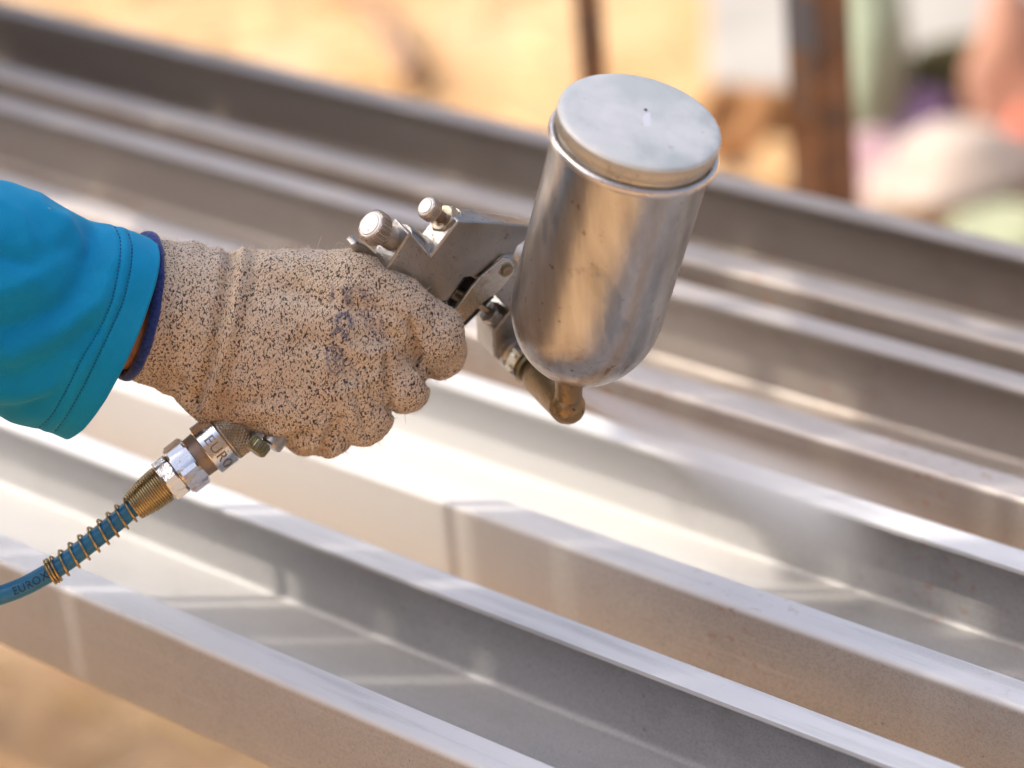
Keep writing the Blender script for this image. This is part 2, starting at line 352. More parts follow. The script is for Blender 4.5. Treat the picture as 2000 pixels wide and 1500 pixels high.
# straw lying on the sand
mb = MB()
for i in range(2600):
    x, y = rng.uniform(-1.6, 2.6), rng.uniform(1.9, 6.5); a = rng.uniform(0, math.pi); l = rng.uniform(.02, .09); c, s_ = math.cos(a) * l, math.sin(a) * l; w = .0025; z = gh(x, y) + .006
    px_, py_ = -math.sin(a) * w, math.cos(a) * w; dz = rng.uniform(-.004, .012)
    mb.add([(x - c - px_, y - s_ - py_, z), (x + c - px_, y + s_ - py_, z + dz), (x + c + px_, y + s_ + py_, z + dz), (x - c + px_, y - s_ + py_, z), (x, y, z + dz + .005)], [(0, 1, 4), (1, 2, 4), (2, 3, 4), (3, 0, 4)])
straw = add("dry_straw", mb, M_straw, sharp=0, smooth=False); tag(straw, "short pale dry straw scattered over the sand", None, None, "stuff")

# ------------------------------------------------------------------ steel channels
KC = .95; TOP = CZ - .6283 * KC; CW, CL, CH, CT = .10641 * KC, .01651 * KC, .05 * KC, .002
def profile():
    path = [(CL, 0), (0, 0), (0, -CH), (CW, -CH), (CW, 0), (CW - CL, 0)]; pts = [path[0]]
    for i in range(1, 5):
        p = np.array(path[i]); a = unit(np.array(path[i - 1]) - p); b = unit(np.array(path[i + 1]) - p)
        R = .0026 if i in (1, 4) else .0054
        c = p + R * (a + b)
        for k in range(6):
            t = k / 5 * math.pi / 2; pts.append(tuple(c - R * (b * math.cos(t)) - R * (a * math.sin(t))))
    pts.append(path[-1]); return np.array(pts)
outer = profile()
tn = np.gradient(outer, axis=0); tn /= np.linalg.norm(tn, axis=1)[:, None]; nrm = np.stack([-tn[:, 1], tn[:, 0]], 1)
inner = outer + nrm * CT
if inner[8][0] < 0: inner = outer - nrm * CT
loop = np.vstack([outer, inner[::-1]])
Nn = [x * KC for x in (.67843, .82988, .97149, 1.09983)]
labels = ["nearest steel channel in the front, with pale grey primer and sunlight on its floor",
          "second steel channel from the front, freshly whitened inside by the spray",
          "third steel channel from the front, bare brownish steel behind the spray gun elbow",
          "farthest steel channel, dark bare steel beside the sandy ground"]
for i, (n0, M) in enumerate(zip(Nn, (M_ch1, M_ch2, M_ch3, M_ch4))):
    mb = MB(); ds = np.linspace(-2.75, .75, 24); m_ = len(loop); V = []; F = []
    for k, d_ in enumerate(ds):
        bow = .0006 * math.sin(d_ * 3 + i); 
        for q in loop: V.append((d_, q[0] + bow, q[1] + CH))
    for k in range(len(ds) - 1):
        for j in range(m_): j2 = (j + 1) % m_; F.append((k * m_ + j, k * m_ + j2, (k + 1) * m_ + j2, (k + 1) * m_ + j))
    h_ = m_ // 2
    for o, fl_ in ((0, 1), ((len(ds) - 1) * m_, 0)):
        for j in range(h_ - 1):
            q = (o + j, o + j + 1, o + m_ - 2 - j, o + m_ - 1 - j); F.append(q if fl_ else q[::-1])
    mb.add(V, F)
    me = bpy.data.meshes.new("steel_channel"); me.from_pydata(mb.v, [], mb.f); me.update()
    me.polygons.foreach_set("use_smooth", [True] * len(me.polygons)); me.set_sharp_from_angle(angle=math.radians(40)); me.materials.append(M)
    o = bpy.data.objects.new("steel_channel", me); COL.objects.link(o)
    o.location = np.array([0, 0, TOP - CH]) + nv * n0; o.rotation_euler = (0, 0, math.atan2(dv[1], dv[0]))
    tag(o, labels[i], "steel channel", "steel channels laid side by side")

# the trestle carrying them
tr = empty("trestle", dv * -.1 + nv * .95, "rusty steel trestle carrying the four channels", "trestle")
for dpos in (.45, -2.3):
    mb = MB(); c = dv * dpos + nv * .895 + np.array([0, 0, TOP - CH - .0225]); box(mb, c, dv, nv, np.array([0, 0, 1.0]), .02, .36, .02); add("cross_bar", mb, M_rust, tr, bevel=.002)
    for nn in (.63, 1.16):
        mb = MB(); h_ = TOP - CH - .044; c = dv * dpos + nv * nn + np.array([0, 0, h_ / 2]); box(mb, c, dv, nv, np.array([0, 0, 1.0]), .02, .02, h_ / 2 + .01); add("leg", mb, M_rust, tr, bevel=.002)

# ------------------------------------------------------------------ added plank screen, unseen left of the frame, shaped to shade the work
A0 = -.95 * KC
sc = empty("shade_screen", sh * A0 + qv * 1.0, "added weathered plank screen, unseen left of the work, to shade it", "plank screen")
up = np.array([0, 0, 1.0])
planks = [(.42, .53, -1.15, .86), (.535, .655, -1.2, .83), (.66, .775, -1.1, .88), (.78, .90, -1.18, .85), (.905, 1.02, -1.15, .87), (1.023, 1.098, -1.2, .84), (1.101, 1.133, -1.2, .85), (1.135, 1.166, -1.15, .40),
          (1.18, 1.226, .37, .86), (1.229, 1.276, .32, .84), (1.279, 1.345, .275, .87), (1.377, 1.386, .25, .85), (1.425, 1.55, -.03, .86), (1.553, 1.68, -.25, .84), (1.683, 1.80, -.45, .87), (1.803, 1.93, -.55, .85), (1.933, 2.06, -.56, .86), (2.063, 2.19, -.55, .84), (2.193, 2.32, -.57, .87)]
for k, (q0, q1, z0, z1) in enumerate(planks):
    q0, q1, z0, z1 = (x * KC for x in (q0, q1, z0, z1))
    mb = MB(); c = sh * (A0 + .003 * (k % 2)) + qv * (q0 + q1) / 2 + up * (CZ + (z0 + z1) / 2)
    box(mb, c, qv, sh, up, (q1 - q0) / 2, .011, (z1 - z0) / 2); add("plank", mb, M_wood, sc, bevel=.002)
for z_ in (.78, .5):
    mb = MB(); box(mb, sh * (A0 - .033) + qv * (1.33 if z_ > .6 else 1.77) + up * (CZ + z_ * KC), qv, sh, up, .95 if z_ > .6 else .5, .018, .03); add("rail", mb, M_wood, sc, bevel=.002)
mb = MB(); box(mb, sh * (A0 - .033) + qv * .74 + up * (CZ - .76), qv, sh, up, .36, .018, .03); add("rail", mb, M_wood, sc, bevel=.002)
for q_ in (.48, 1.0, 2.25):
    mb = MB(); box(mb, sh * (A0 - .08) + qv * q_ + up * (CZ + .76) / 2, qv, sh, up, .03, .028, (CZ + .76) / 2 + .03); add("post", mb, M_wood, sc, bevel=.003)
pt = CAM + KC * (np.array([-.111, 1.207, -.669])) + .36 * to_sun  # added rod out of view, casts a thin shadow bar on the channels
mb = MB(); tube(mb, [np.array([pt[0], pt[1], 0]), np.array([pt[0], pt[1], CZ + .1])], .0022, 8); ro_ = add("shadow_rod", mb, M_rustd, None, origin=(pt[0], pt[1], 0)); tag(ro_, "thin rusty rod added unseen left of the channels to cast a shadow bar", "steel rod")

blocker = empty("sky_blocker", np.array([0, -3.2, 0]), "added unseen plank shed wall on the camera's side of the yard", "blocker")  # added wall out of view, cuts sky light on camera-facing sides
for k in range(24):
    mb = MB(); box(mb, np.array([-6 + k * .5 + .25, -3.2 + .012 * (k % 2), 2.3]), np.array([1., 0, 0]), np.array([0, 1., 0]), up, .243, .012, 2.3); add("plank", mb, M_wood, blocker)
# ------------------------------------------------------------------ background posts, stick, heap
def vpost(x, y, D, label, kind):
    b = Pd(x, y, D); return np.array([b[0], b[1], 0.0])
b = vpost(1598, 180, 2.02, '', 0); po = empty("angle_post", b, "rusty angle iron post with worn blue paint behind the channels", "post")
dirs = (unit(np.array([-.62, .78, 0])), unit(np.array([.86, .5, 0])))
for k, (dd, M) in enumerate(zip(dirs, (M_rustb, M_rust))):
    mb = MB(); c = b + dd * (.0135 + .0018 * k) + up * .75; pn = np.cross(up, dd); box(mb, c, dd, pn, up, .0135, .0018, .78); add("flange", mb, M, po, bevel=.0006)
b = vpost(1152, 60, 2.1, '', 0); mb = MB(); tube(mb, [b - up * .03, b + up * .5, b + up * 1.1, b + up * 1.6], .0098, 14); o = add("steel_stake", mb, M_rustd, None, origin=b); tag(o, "thin dark rusty steel stake standing behind the paint cup", "stake")
g0, g1 = at_z(678, -30, .02), at_z(805, 150, .02)
mb = MB(); pts = spline([g0, g0 * .6 + g1 * .4 + np.array([.012, 0, .008]), g1], 10); tube(mb, pts, np.linspace(.012, .018, 10), 10); o = add("shadow_branch", mb, M_rust, None, origin=g1); tag(o, "brown branch standing in for a stake shadow on the sand", "branch")  # branch laid where a thin dark stake shadow falls
# concrete slab
s0, s1, s2, s3 = at_z(1385, 262, .05), at_z(2300, 330, .05), at_z(2200, -120, .05), at_z(1375, -160, .05)
mb = MB(); prism(mb, [s0, s1, s2, s3], [p - up * .09 for p in (s0, s1, s2, s3)]); mb.f = [f[::-1] for f in mb.f]; slab = add("concrete_slab", mb, M_slab, None, bevel=.006); tag(slab, "pale weathered concrete slab on the sand at upper right", None, None, "structure")
c0_ = np.array([.06, 1.05, 0]); d0_ = np.array([.44, -.9, 0]); d0_ /= np.linalg.norm(d0_); w0_ = np.array([-d0_[1], d0_[0], 0])  # added path out of view, meant as a pale streak in the cup
mb = MB(); box(mb, c0_ + d0_ * 3.5 + up * .012, d0_, w0_, up, 2.8, .17, .03); pth = add("reflection_path", mb, M_slab, None, bevel=.006); tag(pth, "added pale concrete path, out of view, to reflect in the cup", None, None, "structure")
def lump(name, x, y, D_, rx, ry, rz, M, label, cat, amp=.25, seed=0, z=None):
    """a crumpled heap: lumpy closed surface standing on the ground at pixel x,y"""
    r = np.random.default_rng(seed); c = at_z(x, y, .05 if z is None else z); k = 5
    dirs = r.normal(size=(44, 3)); dirs /= np.linalg.norm(dirs, axis=1)[:, None]; am = r.uniform(-1, 1, 44)
    V = []; F = []; nu, nvv = 44, 26
    for j in range(nvv):
        ph = math.pi * j / (nvv - 1)
        for i in range(nu):
            th = 2 * math.pi * i / nu; u_ = np.array([math.sin(ph) * math.cos(th), math.sin(ph) * math.sin(th), math.cos(ph)])
            f = 1 + 1.35 * amp * float(np.sum(am * np.exp(-13 * (1 - dirs @ u_)))) * .8
            p_ = u_ * f * np.array([rx, ry, rz]); p_[2] = max(p_[2], -rz * .55); V.append(c + p_ + up * rz * .55)
    for j in range(nvv - 1):
        for i in range(nu): i2 = (i + 1) % nu; F.append((j * nu + i, (j + 1) * nu + i, (j + 1) * nu + i2, j * nu + i2))
    mb = MB().add(V, F); o = add(name, mb, M, None, origin=c, sharp=0); tag(o, label, cat); return o
lump("cream_sack", 1872, 392, 0, .115, .08, .052, cloth("cream_cloth", (.40, .335, .285)), "crumpled cream sack lying in the sun", "sack", .3, 1)
lump("pink_cloth", 1722, 378, 0, .055, .045, .045, cloth("pink_cloth", (.42, .28, .31)), "small crumpled pale pink cloth beside the cream sack", "cloth", .3, 2)
lump("peach_cloth", 1990, 270, 0, .075, .07, .13, cloth("peach_cloth", (.45, .25, .18)), "crumpled peach cloth at the right edge", "cloth", .3, 3)
lump("red_cloth", 2010, 335, 0, .03, .04, .05, cloth("red_cloth", (.65, .20, .13)), "small red cloth at the right edge of the cream sack", "cloth", .2, 4)
lump("purple_cloth", 1800, 275, 0, .045, .035, .045, cloth("purple_cloth", (.34, .22, .36)), "small purple cloth behind the cream sack", "cloth", .3, 5)
lump("olive_bag", 1868, 236, 0, .085, .05, .072, cloth("olive_cloth", (.085, .078, .036)), "dark olive bag on the pale slab", "bag", .2, 6)
lump("mint_bag", 1705, 270, 0, .05, .05, .16, cloth("mint_plastic", (.36, .44, .33)), "tall pale mint green bag beside the rusty angle post", "bag", .15, 7)
lump("lime_cloth", 1985, 462, 0, .075, .05, .02, cloth("lime_cloth", (.34, .36, .24)), "flat pale lime cloth below the cream sack", "cloth", .3, 8)
lump("brown_clod", 1440, 300, 0, .065, .05, .055, cloth("brown_soil", (.33, .17, .075)), "brown clod of soil behind the paint cup", "clod", .35, 9)
lump("dark_clod", 1508, 282, 0, .035, .035, .05, cloth("dark_soil", (.22, .12, .07)), "smaller dark brown clod against the angle post", "clod", .35, 10)
lump("yellow_clod", 1528, 350, 0, .035, .035, .03, cloth("yellow_sand", (.50, .33, .17)), "small yellow clod by the foot of the angle post", "clod", .3, 11)

# ------------------------------------------------------------------ glove: implicit surface -> quads
def seg_sd(X, Y, Z, a, b, ra, rb, sz=1.0):
    a = np.array(a, float); b = np.array(b, float); d = b - a; d[2] *= sz; L2 = d @ d
    x, y, z = X - a[0], Y - a[1], (Z - a[2]) * sz
    h = np.clip((x * d[0] + y * d[1] + z * d[2]) / L2, 0, 1)
    return np.sqrt((x - h * d[0]) ** 2 + (y - h * d[1]) ** 2 + (z - h * d[2]) ** 2) - (ra + (rb - ra) * h)
def smin(a, b, k):
    h = np.clip(.5 + .5 * (b - a) / k, 0, 1); return b + (a - b) * h - k * h * (1 - h)
def chain(X, Y, Z, pts, k=12, sz=1.0):
    out = None
    for p, q in zip(pts[:-1], pts[1:]):
        s_ = seg_sd(X, Y, Z, p[:3], q[:3], p[3], q[3], sz); out = s_ if out is None else smin(out, s_, k)
    return out
HEM_C = np.array([270., 598., 20.]); HEM_N = unit(np.array([.93, .16, -.33]))
def glove_field(X, Y, Z):
    idx = chain(X, Y, Z, [(690, 562, 74, 72), (775, 603, 66, 63), (846, 655, 34, 59), (852, 688, -40, 54), (800, 690, -125, 46), (740, 650, -150, 42)])
    mid = chain(X, Y, Z, [(655, 640, 78, 70), (725, 695, 66, 60), (783, 745, 40, 57), (787, 756, -30, 50), (740, 750, -120, 44), (690, 700, -140, 42)])
    rin = chain(X, Y, Z, [(620, 715, 74, 66), (670, 768, 62, 56), (713, 818, 34, 52), (712, 822, -34, 46), (660, 815, -115, 42), (610, 770, -130, 40)])
    pin = chain(X, Y, Z, [(580, 785, 54, 62), (612, 820, 44, 52), (641, 846, 14, 47), (635, 850, -40, 42), (590, 845, -100, 40), (550, 810, -110, 38)])
    fing = smin(smin(smin(idx, mid, 6), rin, 6), pin, 6)
    palm = seg_sd(X, Y, Z, (455, 575, 18), (680, 562, 58), 86, 72)
    for a, b, ra, rb in (((445, 640, 34), (640, 645, 72), 86, 74), ((440, 690, 26), (605, 715, 70), 84, 68), ((440, 756, 6), (572, 797, 46), 86, 66), ((470, 640, -60), (600, 700, -60), 80, 60)):
        palm = smin(palm, seg_sd(X, Y, Z, a, b, ra, rb), 42)
    thumb = chain(X, Y, Z, [(470, 560, -50, 74), (600, 545, -110, 58), (700, 560, -140, 48), (790, 600, -150, 42)])
    palm = smin(palm, thumb, 30)
    for a, b, ra, rb in (((668, 600, 84), (762, 652, 62), 60, 48), ((640, 680, 84), (733, 742, 56), 58, 45), ((600, 752, 74), (672, 803, 42), 56, 42)):
        palm = smin(palm, seg_sd(X, Y, Z, a, b, ra, rb), 22)
    cuff = chain(X, Y, Z, [(200, 582, 38, 133), (262, 597, 20, 134), (345, 618, 5, 143), (412, 646, -4, 141)], 20, 1.32)
    for c_ in ((332, 738, 20, 28), (386, 776, 12, 24)): cuff = smin(cuff, seg_sd(X, Y, Z, c_[:3], (c_[0] + 12, c_[1] + 3, c_[2] - 20), c_[3], c_[3]), 10)
    g = smin(fing, palm, 20); g = smin(g, cuff, 30)
    cut = (X - HEM_C[0]) * -HEM_N[0] + (Y - HEM_C[1]) * -HEM_N[1] + (Z - HEM_C[2]) * -HEM_N[2]
    return np.maximum(g, cut)
def surface_nets(field, lo, hi, h):
    xs, ys, zs = (np.arange(l, u, h) for l, u in zip(lo, hi)); X, Y, Z = np.meshgrid(xs, ys, zs, indexing='ij')
    f = field(X.astype(np.float32), Y.astype(np.float32), Z.astype(np.float32)); s_ = f < 0
    nx, ny, nz = f.shape; cnt = np.zeros((nx - 1, ny - 1, nz - 1)); acc = np.zeros((nx - 1, ny - 1, nz - 1, 3))
    corners = [(i, j, k) for i in (0, 1) for j in (0, 1) for k in (0, 1)]
    sl = lambda c, A: A[c[0]:nx - 1 + c[0], c[1]:ny - 1 + c[1], c[2]:nz - 1 + c[2]]
    for a in corners:
        for ax in range(3):
            if a[ax]: continue
            b = list(a); b[ax] = 1; fa, fb = sl(a, f), sl(b, f); cr_ = (fa < 0) != (fb < 0); t = np.where(cr_, fa / np.where(cr_, fa - fb, 1), 0)
            for q in range(3): acc[..., q] += np.where(cr_, a[q] + (t if q == ax else 0), 0)
            cnt += cr_
    act = cnt > 0; ids = np.full(cnt.shape, -1); I = np.argwhere(act); ids[act] = np.arange(len(I))
    v = (I + acc[act] / cnt[act][:, None]) * h + np.array(lo)
    faces = []
    for ax in range(3):
        o = [1, 2] if ax == 0 else ([2, 0] if ax == 1 else [0, 1])
        A = np.moveaxis(s_, ax, 0); c = A[:-1] != A[1:]; flip = A[:-1]
        B = np.moveaxis(ids, ax, 0)
        rem = [q for q in range(3) if q != ax]
        idx_ = np.argwhere(c); idx_ = idx_[(idx_[:, 1] > 0) & (idx_[:, 2] > 0) & (idx_[:, 1] < A.shape[1] - 1) & (idx_[:, 2] < A.shape[2] - 1)]
        i, j, k = idx_.T
        q0, q1, q2, q3 = B[i, j - 1, k - 1], B[i, j, k - 1], B[i, j, k], B[i, j - 1, k]
        fl_ = flip[i, j, k]
        if ax == 1: fl_ = ~fl_
        qd = np.stack([q0, q1, q2, q3], 1); qd[~fl_] = qd[~fl_][:, ::-1]; faces.append(qd)
    return v, np.vstack(faces)
gv_, gf_ = surface_nets(glove_field, (215, 425, -235), (930, 925, 200), 4.6)
def grad(p, e=2.0):
    g = np.stack([glove_field(p[:, 0] + (e if q == 0 else 0), p[:, 1] + (e if q == 1 else 0), p[:, 2] + (e if q == 2 else 0)) - glove_field(p[:, 0] - (e if q == 0 else 0), p[:, 1] - (e if q == 1 else 0), p[:, 2] - (e if q == 2 else 0)) for q in range(3)], 1)
    return g / (np.linalg.norm(g, axis=1)[:, None] + 1e-9)
def pdist(p, line):
    best = np.full(len(p), 1e9); 
    for a, b in zip(line[:-1], line[1:]):
        a, b = np.array(a, float), np.array(b, float); d = b - a; h = np.clip(((p[:, :2] - a) @ d) / (d @ d), 0, 1)
        best = np.minimum(best, np.linalg.norm(p[:, :2] - a - h[:, None] * d, axis=1))
    return best
rest = gv_.copy(); gn = grad(gv_)
front = np.clip((gv_[:, 2] + 60) / 60, 0, 1)
disp = np.zeros(len(gv_))
folds = [([(452, 480), (441, 560), (426, 637), (412, 700), (384, 778)], -14, 17), ([(438, 470), (424, 560), (408, 637), (396, 700), (362, 775)], 6, 14), ([(474, 480), (468, 560), (452, 640), (430, 715), (402, 790)], 9, 15), ([(498, 500), (494, 560), (476, 640), (450, 722), (424, 790)], -6, 13),
         ([(350, 460), (346, 540), (330, 640), (310, 740)], -3, 18), ([(384, 795), (368, 772), (352, 745)], -9, 8),
         ([(528, 872), (560, 858), (604, 848)], -8, 9), ([(545, 885), (585, 872), (618, 868)], 5, 8), ([(622, 892), (636, 862), (660, 820)], -7, 9), ([(480, 840), (520, 826), (560, 830)], -4, 12), ([(455, 800), (480, 780), (520, 780)], -4, 12),
         ([(560, 560), (620, 590), (690, 600), (740, 600)], -4, 16), ([(690, 690), (740, 690), (790, 660)], 5, 18), ([(600, 660), (660, 690), (700, 710)], -3, 16), ([(640, 770), (690, 760), (740, 735)], 4, 14), ([(842, 748), (818, 705), (804, 632)], -11, 8), ([(804, 640), (785, 622), (765, 612)], -4, 10), ([(764, 800), (757, 765), (756, 700)], -9, 8), ([(712, 850), (706, 805), (698, 775)], -6, 8), ([(620, 892), (650, 850)], -5, 8), ([(700, 500), (760, 545), (830, 590)], 3, 14)]
for line, amp_, wd in folds: disp += 1.5 * amp_ * np.exp(-(pdist(gv_, line) / wd) ** 2) * front
def vnoise(p, sc_, seed):
    r = np.random.default_rng(seed); k = r.normal(size=(24, 3)) / sc_; ph = r.uniform(0, 6.28, 24); return np.sum(np.sin(p @ k.T + ph), axis=1) / 5
disp += 2.5 * vnoise(gv_, 26, 1) + 1.4 * vnoise(gv_, 11, 2) + .45 * vnoise(gv_, 5, 3)
hemd = (gv_ - HEM_C) @ HEM_N; disp *= np.clip(hemd / 14, .0, 1)
gv_ = gv_ + gn * disp[:, None]
person = empty("person", P(-600, 620, 60), "worker's right arm in blue sleeve and speckled beige knit glove gripping the spray gun", "person")
me = bpy.data.meshes.new("glove"); pw = wloc(person); me.from_pydata((PV(gv_) - pw).tolist(), [], gf_.tolist()); me.update()
me.polygons.foreach_set("use_smooth", [True] * len(me.polygons))
at = me.attributes.new("rest", 'FLOAT_VECTOR', 'POINT'); at.data.foreach_set("vector", rest.astype(np.float32).ravel())
# faded stamp on the back of the hand (print)
strokes = []
def arc(cx, cy, rx, ry, a0, a1, rot=0, n_=14):
    t = np.radians(np.linspace(a0, a1, n_)); x, y = rx * np.cos(t), ry * np.sin(t); c, s_ = math.cos(rot), math.sin(rot)
    return [(cx + c * a - s_ * b, cy + s_ * a + c * b) for a, b in zip(x, y)]
strokes += [(arc(672, 632, 15, 19, 180, 375, .1), 3.6, 1), (arc(663, 660, 13, 18, 180, 365, .1), 3.4, .9), ([(668, 643), (672, 660)], 3.0, .8),
            (arc(655, 703, 18, 26, 0, 360, -.1), 2.0, .9), ([(650, 676), (656, 705), (662, 728)], 1.8, .8), ([(638, 703), (650, 702), (655, 708), (668, 698)], 2.2, .9), ([(660, 690), (664, 700), (671, 692)], 1.8, .7),
            ([(646, 556), (650, 570), (646, 588)], 2.6, .7), ([(652, 562), (644, 580), (654, 584)], 2.2, .6),
            ([(674, 568), (676, 586), (684, 596)], 3, .8), ([(676, 568), (688, 566), (686, 578), (678, 584), (690, 592)], 2.4, .75), (arc(684, 582, 24, 26, 215, 330), 1.6, .55),
            ([(706, 584), (712, 570), (714, 584), (706, 583)], 2.2, .75), ([(722, 574), (718, 600), (716, 640)], 1.8, .6), ([(704, 606), (708, 618), (702, 612)], 2.4, .6), ([(726, 620), (732, 632), (724, 640), (734, 650)], 2.6, .65),
            ([(744, 616), (748, 632), (740, 640), (750, 654)], 2.4, .6), ([(732, 600), (736, 612)], 2.2, .5), ([(736, 656), (742, 666), (748, 672)], 2.4, .5), ([(726, 584), (735, 590)], 2, .5), (arc(700, 620, 40, 50, 270, 345), 1.4, .4),
            ([(682, 700), (688, 712), (684, 724)], 2.2, .5), ([(690, 722), (698, 734), (694, 748)], 2.2, .45), ([(672, 728), (680, 740), (676, 756)], 2.2, .4), ([(712, 720), (722, 742), (720, 760)], 2, .35)]
pr = np.zeros(len(rest))
for line, wd, a_ in strokes: pr = np.maximum(pr, a_ * np.clip(1.5 - pdist(rest, line) / (wd * 1.15), 0, 1))
pr *= (rest[:, 2] > 0)
me.attributes.new("print", 'FLOAT', 'POINT').data.foreach_set("value", pr.astype(np.float32))
dirt = np.zeros(len(rest))
for x, y, r_, a_ in ((440, 800, 60, 1), (475, 850, 45, .9), (420, 730, 40, .55), (560, 700, 70, .35), (600, 880, 45, .45), (330, 740, 60, .5), (770, 710, 50, .35), (500, 770, 60, .4), (300, 690, 60, .3)):
    dirt = np.maximum(dirt, a_ * np.exp(-((rest[:, 0] - x) ** 2 + (rest[:, 1] - y) ** 2) / r_ ** 2))
dirt *= np.clip(.75 + .35 * vnoise(rest, 22, 9), 0, 1.2)
me.attributes.new("dirt", 'FLOAT', 'POINT').data.foreach_set("value", np.clip(dirt, 0, 1).astype(np.float32))
glove = bpy.data.objects.new("glove", me); COL.objects.link(glove); glove.parent = person; glove['_w'] = [float(c) for c in pw]; me.materials.append(M_glove)
# fuzz
mb = MB(); pick = rng.choice(len(gv_), 9000); lens = rng.gamma(2.0, 3.4, len(pick))
gnw = gn[pick]
for i, p_, l in zip(range(len(pick)), gv_[pick], lens):
    d_ = gnw[i] + rng.normal(size=3) * .55; d_ /= np.linalg.norm(d_); e_ = d_ + rng.normal(size=3) * .5; w_ = rng.uniform(.25, .45)
    sd = unit(np.cross(d_, rng.normal(size=3)))
    a = p_ - d_ * 1.0; b_ = p_ + d_ * l * .6; c = b_ + e_ * l * .5
    if hemd[pick[i]] < 8: continue
    q = PV([a - sd * w_, a + sd * w_, b_ + sd * w_ * .8, b_ - sd * w_ * .8, c]); mb.add(q, [(0, 1, 2, 3), (3, 2, 4)])
for (x0, y0, x1, y1, x2, y2) in ((788, 803, 791, 815, 792, 828), (620, 484, 625, 468, 628, 462), (552, 486, 558, 478, 570, 482), (655, 482, 660, 474, 672, 477)):
    q = PV(np.array(spline([(x0, y0, 40), (x1, y1, 40), (x2, y2, 42)], 6))); tube(mb, q, .00007, 5)
add("fuzz", mb, M_fuzz, glove, kind="stuff", sharp=0)
# navy hem ring
def hem_ring(off, n_=120, dpt=0.0, rs=1.0):
    u_ = unit(np.array([-.2, .98, 0]) - HEM_N * (np.array([-.2, .98, 0]) @ HEM_N)); v_ = np.cross(HEM_N, u_)
    t = np.linspace(0, 2 * math.pi, n_, endpoint=False); return np.array([HEM_C + HEM_N * dpt + rs * (142 * math.cos(a) * u_ + 109 * math.sin(a) * v_) for a in t])
ring = hem_ring(0); mb = MB(); V = []; F = []; cs = 12; nr = len(ring)
for i in range(nr):
    o_ = unit(ring[i] - HEM_C); wob = 1 + .06 * math.sin(i * 2.9) + .05 * math.sin(i * .7)
    for k in range(cs): th = 2 * math.pi * k / cs; V.append(ring[i] + HEM_N * (math.cos(th) * 11.5 * wob - 2) + o_ * (math.sin(th) * 8 * wob - 1))
for i in range(nr):
    for k in range(cs): i2, k2 = (i + 1) % nr, (k + 1) % cs; F.append((i * cs + k, i * cs + k2, i2 * cs + k2, i2 * cs + k))
mb.add(PV(np.array(V)), F); add("cuff_hem", mb, M_hem, glove, sharp=0)

# forearm inside (continuous into the wrist)
mb = MB(); pts = spline([(-760, 470, 190), (-400, 520, 140), (0, 560, 85), (180, 585, 48), (330, 612, 8), (470, 650, 0), (600, 690, 10)], 40); V = []; F = []
rad = np.interp(np.linspace(0, 1, 40), [0, .5, .75, 1], [160, 140, 104, 60])
for i in range(40):
    for k in range(32): th = 2 * math.pi * k / 32; V.append(pts[i] + np.array([.1 * math.sin(th), math.cos(th), math.sin(th) * .8]) * rad[i] * (.97 + .02 * math.sin(3 * th)))
for i in range(39):
    for k in range(32): k2 = (k + 1) % 32; F.append((i * 32 + k, i * 32 + k2, (i + 1) * 32 + k2, (i + 1) * 32 + k))
F.append(tuple(range(31, -1, -1))); F.append(tuple(39 * 32 + k for k in range(32)))
mb.add(PV(np.array(V)), F); add("forearm", mb, M_skin, person, sharp=0)

# sleeve
SEC = np.array([  # cx, cy, cw, A, B, mx, my, tilt
    (-900, 440, 260, 250, 225, -.05, 1.0, .1), (-480, 520, 160, 240, 205, -.08, .99, .15), (-200, 552, 110, 232, 190, -.09, .99, .2), (-5, 582, 80, 224, 175, -.10, .995, .27), (100, 622, 55, 209, 165, -.25, .968, .34), (160, 641, 45, 208, 158, -.33, .944, .38), (212, 661, 34, 212, 152, -.392, .92, .36)])
nS, nT = 110, 180
sv = np.linspace(0, 1, nS) ** .62; SS = spline(SEC, 200); V = []; inn = []
def sec_at(s_): 
    t = s_ * 199; i = min(int(t), 198); f = t - i; return SS[i] * (1 - f) + SS[i + 1] * f
def sleeve_pt(s_, th, off=0.0):
    cx, cy, cw, A, B, mx, my, kx = sec_at(s_); m_ = unit(np.array([mx, my, 0])); k_ = np.array([kx, .02, 1.0]); k_ /= np.linalg.norm(k_)
    c_, s2 = math.cos(th), math.sin(th); ce = math.copysign(abs(c_) ** .96, c_)
    o_ = np.array([cx, cy, cw]); p_ = o_ + (A + off) * ce * m_ + (B + off) * s2 * k_; return p_, unit((p_ - o_))
sl_folds = [([(75, 395), (95, 415), (150, 455), (160, 480)], 4, 12), ([(0, 395), (40, 425), (60, 470)], 4, 14), ([(185, 455), (180, 520), (130, 590), (40, 640), (-60, 660)], -9, 26), ([(215, 520), (190, 590), (120, 640), (20, 690)], 7, 24), ([(130, 440), (105, 500), (40, 560), (-60, 590)], 6, 22), ([(0, 500), (70, 520), (120, 480)], -7, 20),
            ([(180, 640), (110, 700), (20, 740)], -6, 22), ([(100, 760), (30, 770), (-60, 760)], 6, 18), ([(110, 765), (60, 790), (0, 800)], -5, 12)]
seam1 = [(223, 441), (235, 470), (232, 520), (219, 585), (193, 645), (160, 700), (128, 765), (100, 812), (72, 838)]
seam2 = [(250, 455), (258, 485), (254, 530), (240, 590), (218, 640), (192, 695), (162, 757), (130, 812), (105, 845)]
pv_, nn_ = [], []
for i in range(nS):
    for k in range(nT):
        p_, nrm_ = sleeve_pt(sv[i], 2 * math.pi * k / nT); pv_.append(p_); nn_.append(nrm_)
pv_ = np.array(pv_); nn_ = np.array(nn_); dsp = np.zeros(len(pv_)); fr = np.clip((pv_[:, 2] - 30) / 50, 0, 1)
for line, a_, wd in sl_folds: dsp += 1.6 * a_ * np.exp(-(pdist(pv_, line) / wd) ** 2) * fr
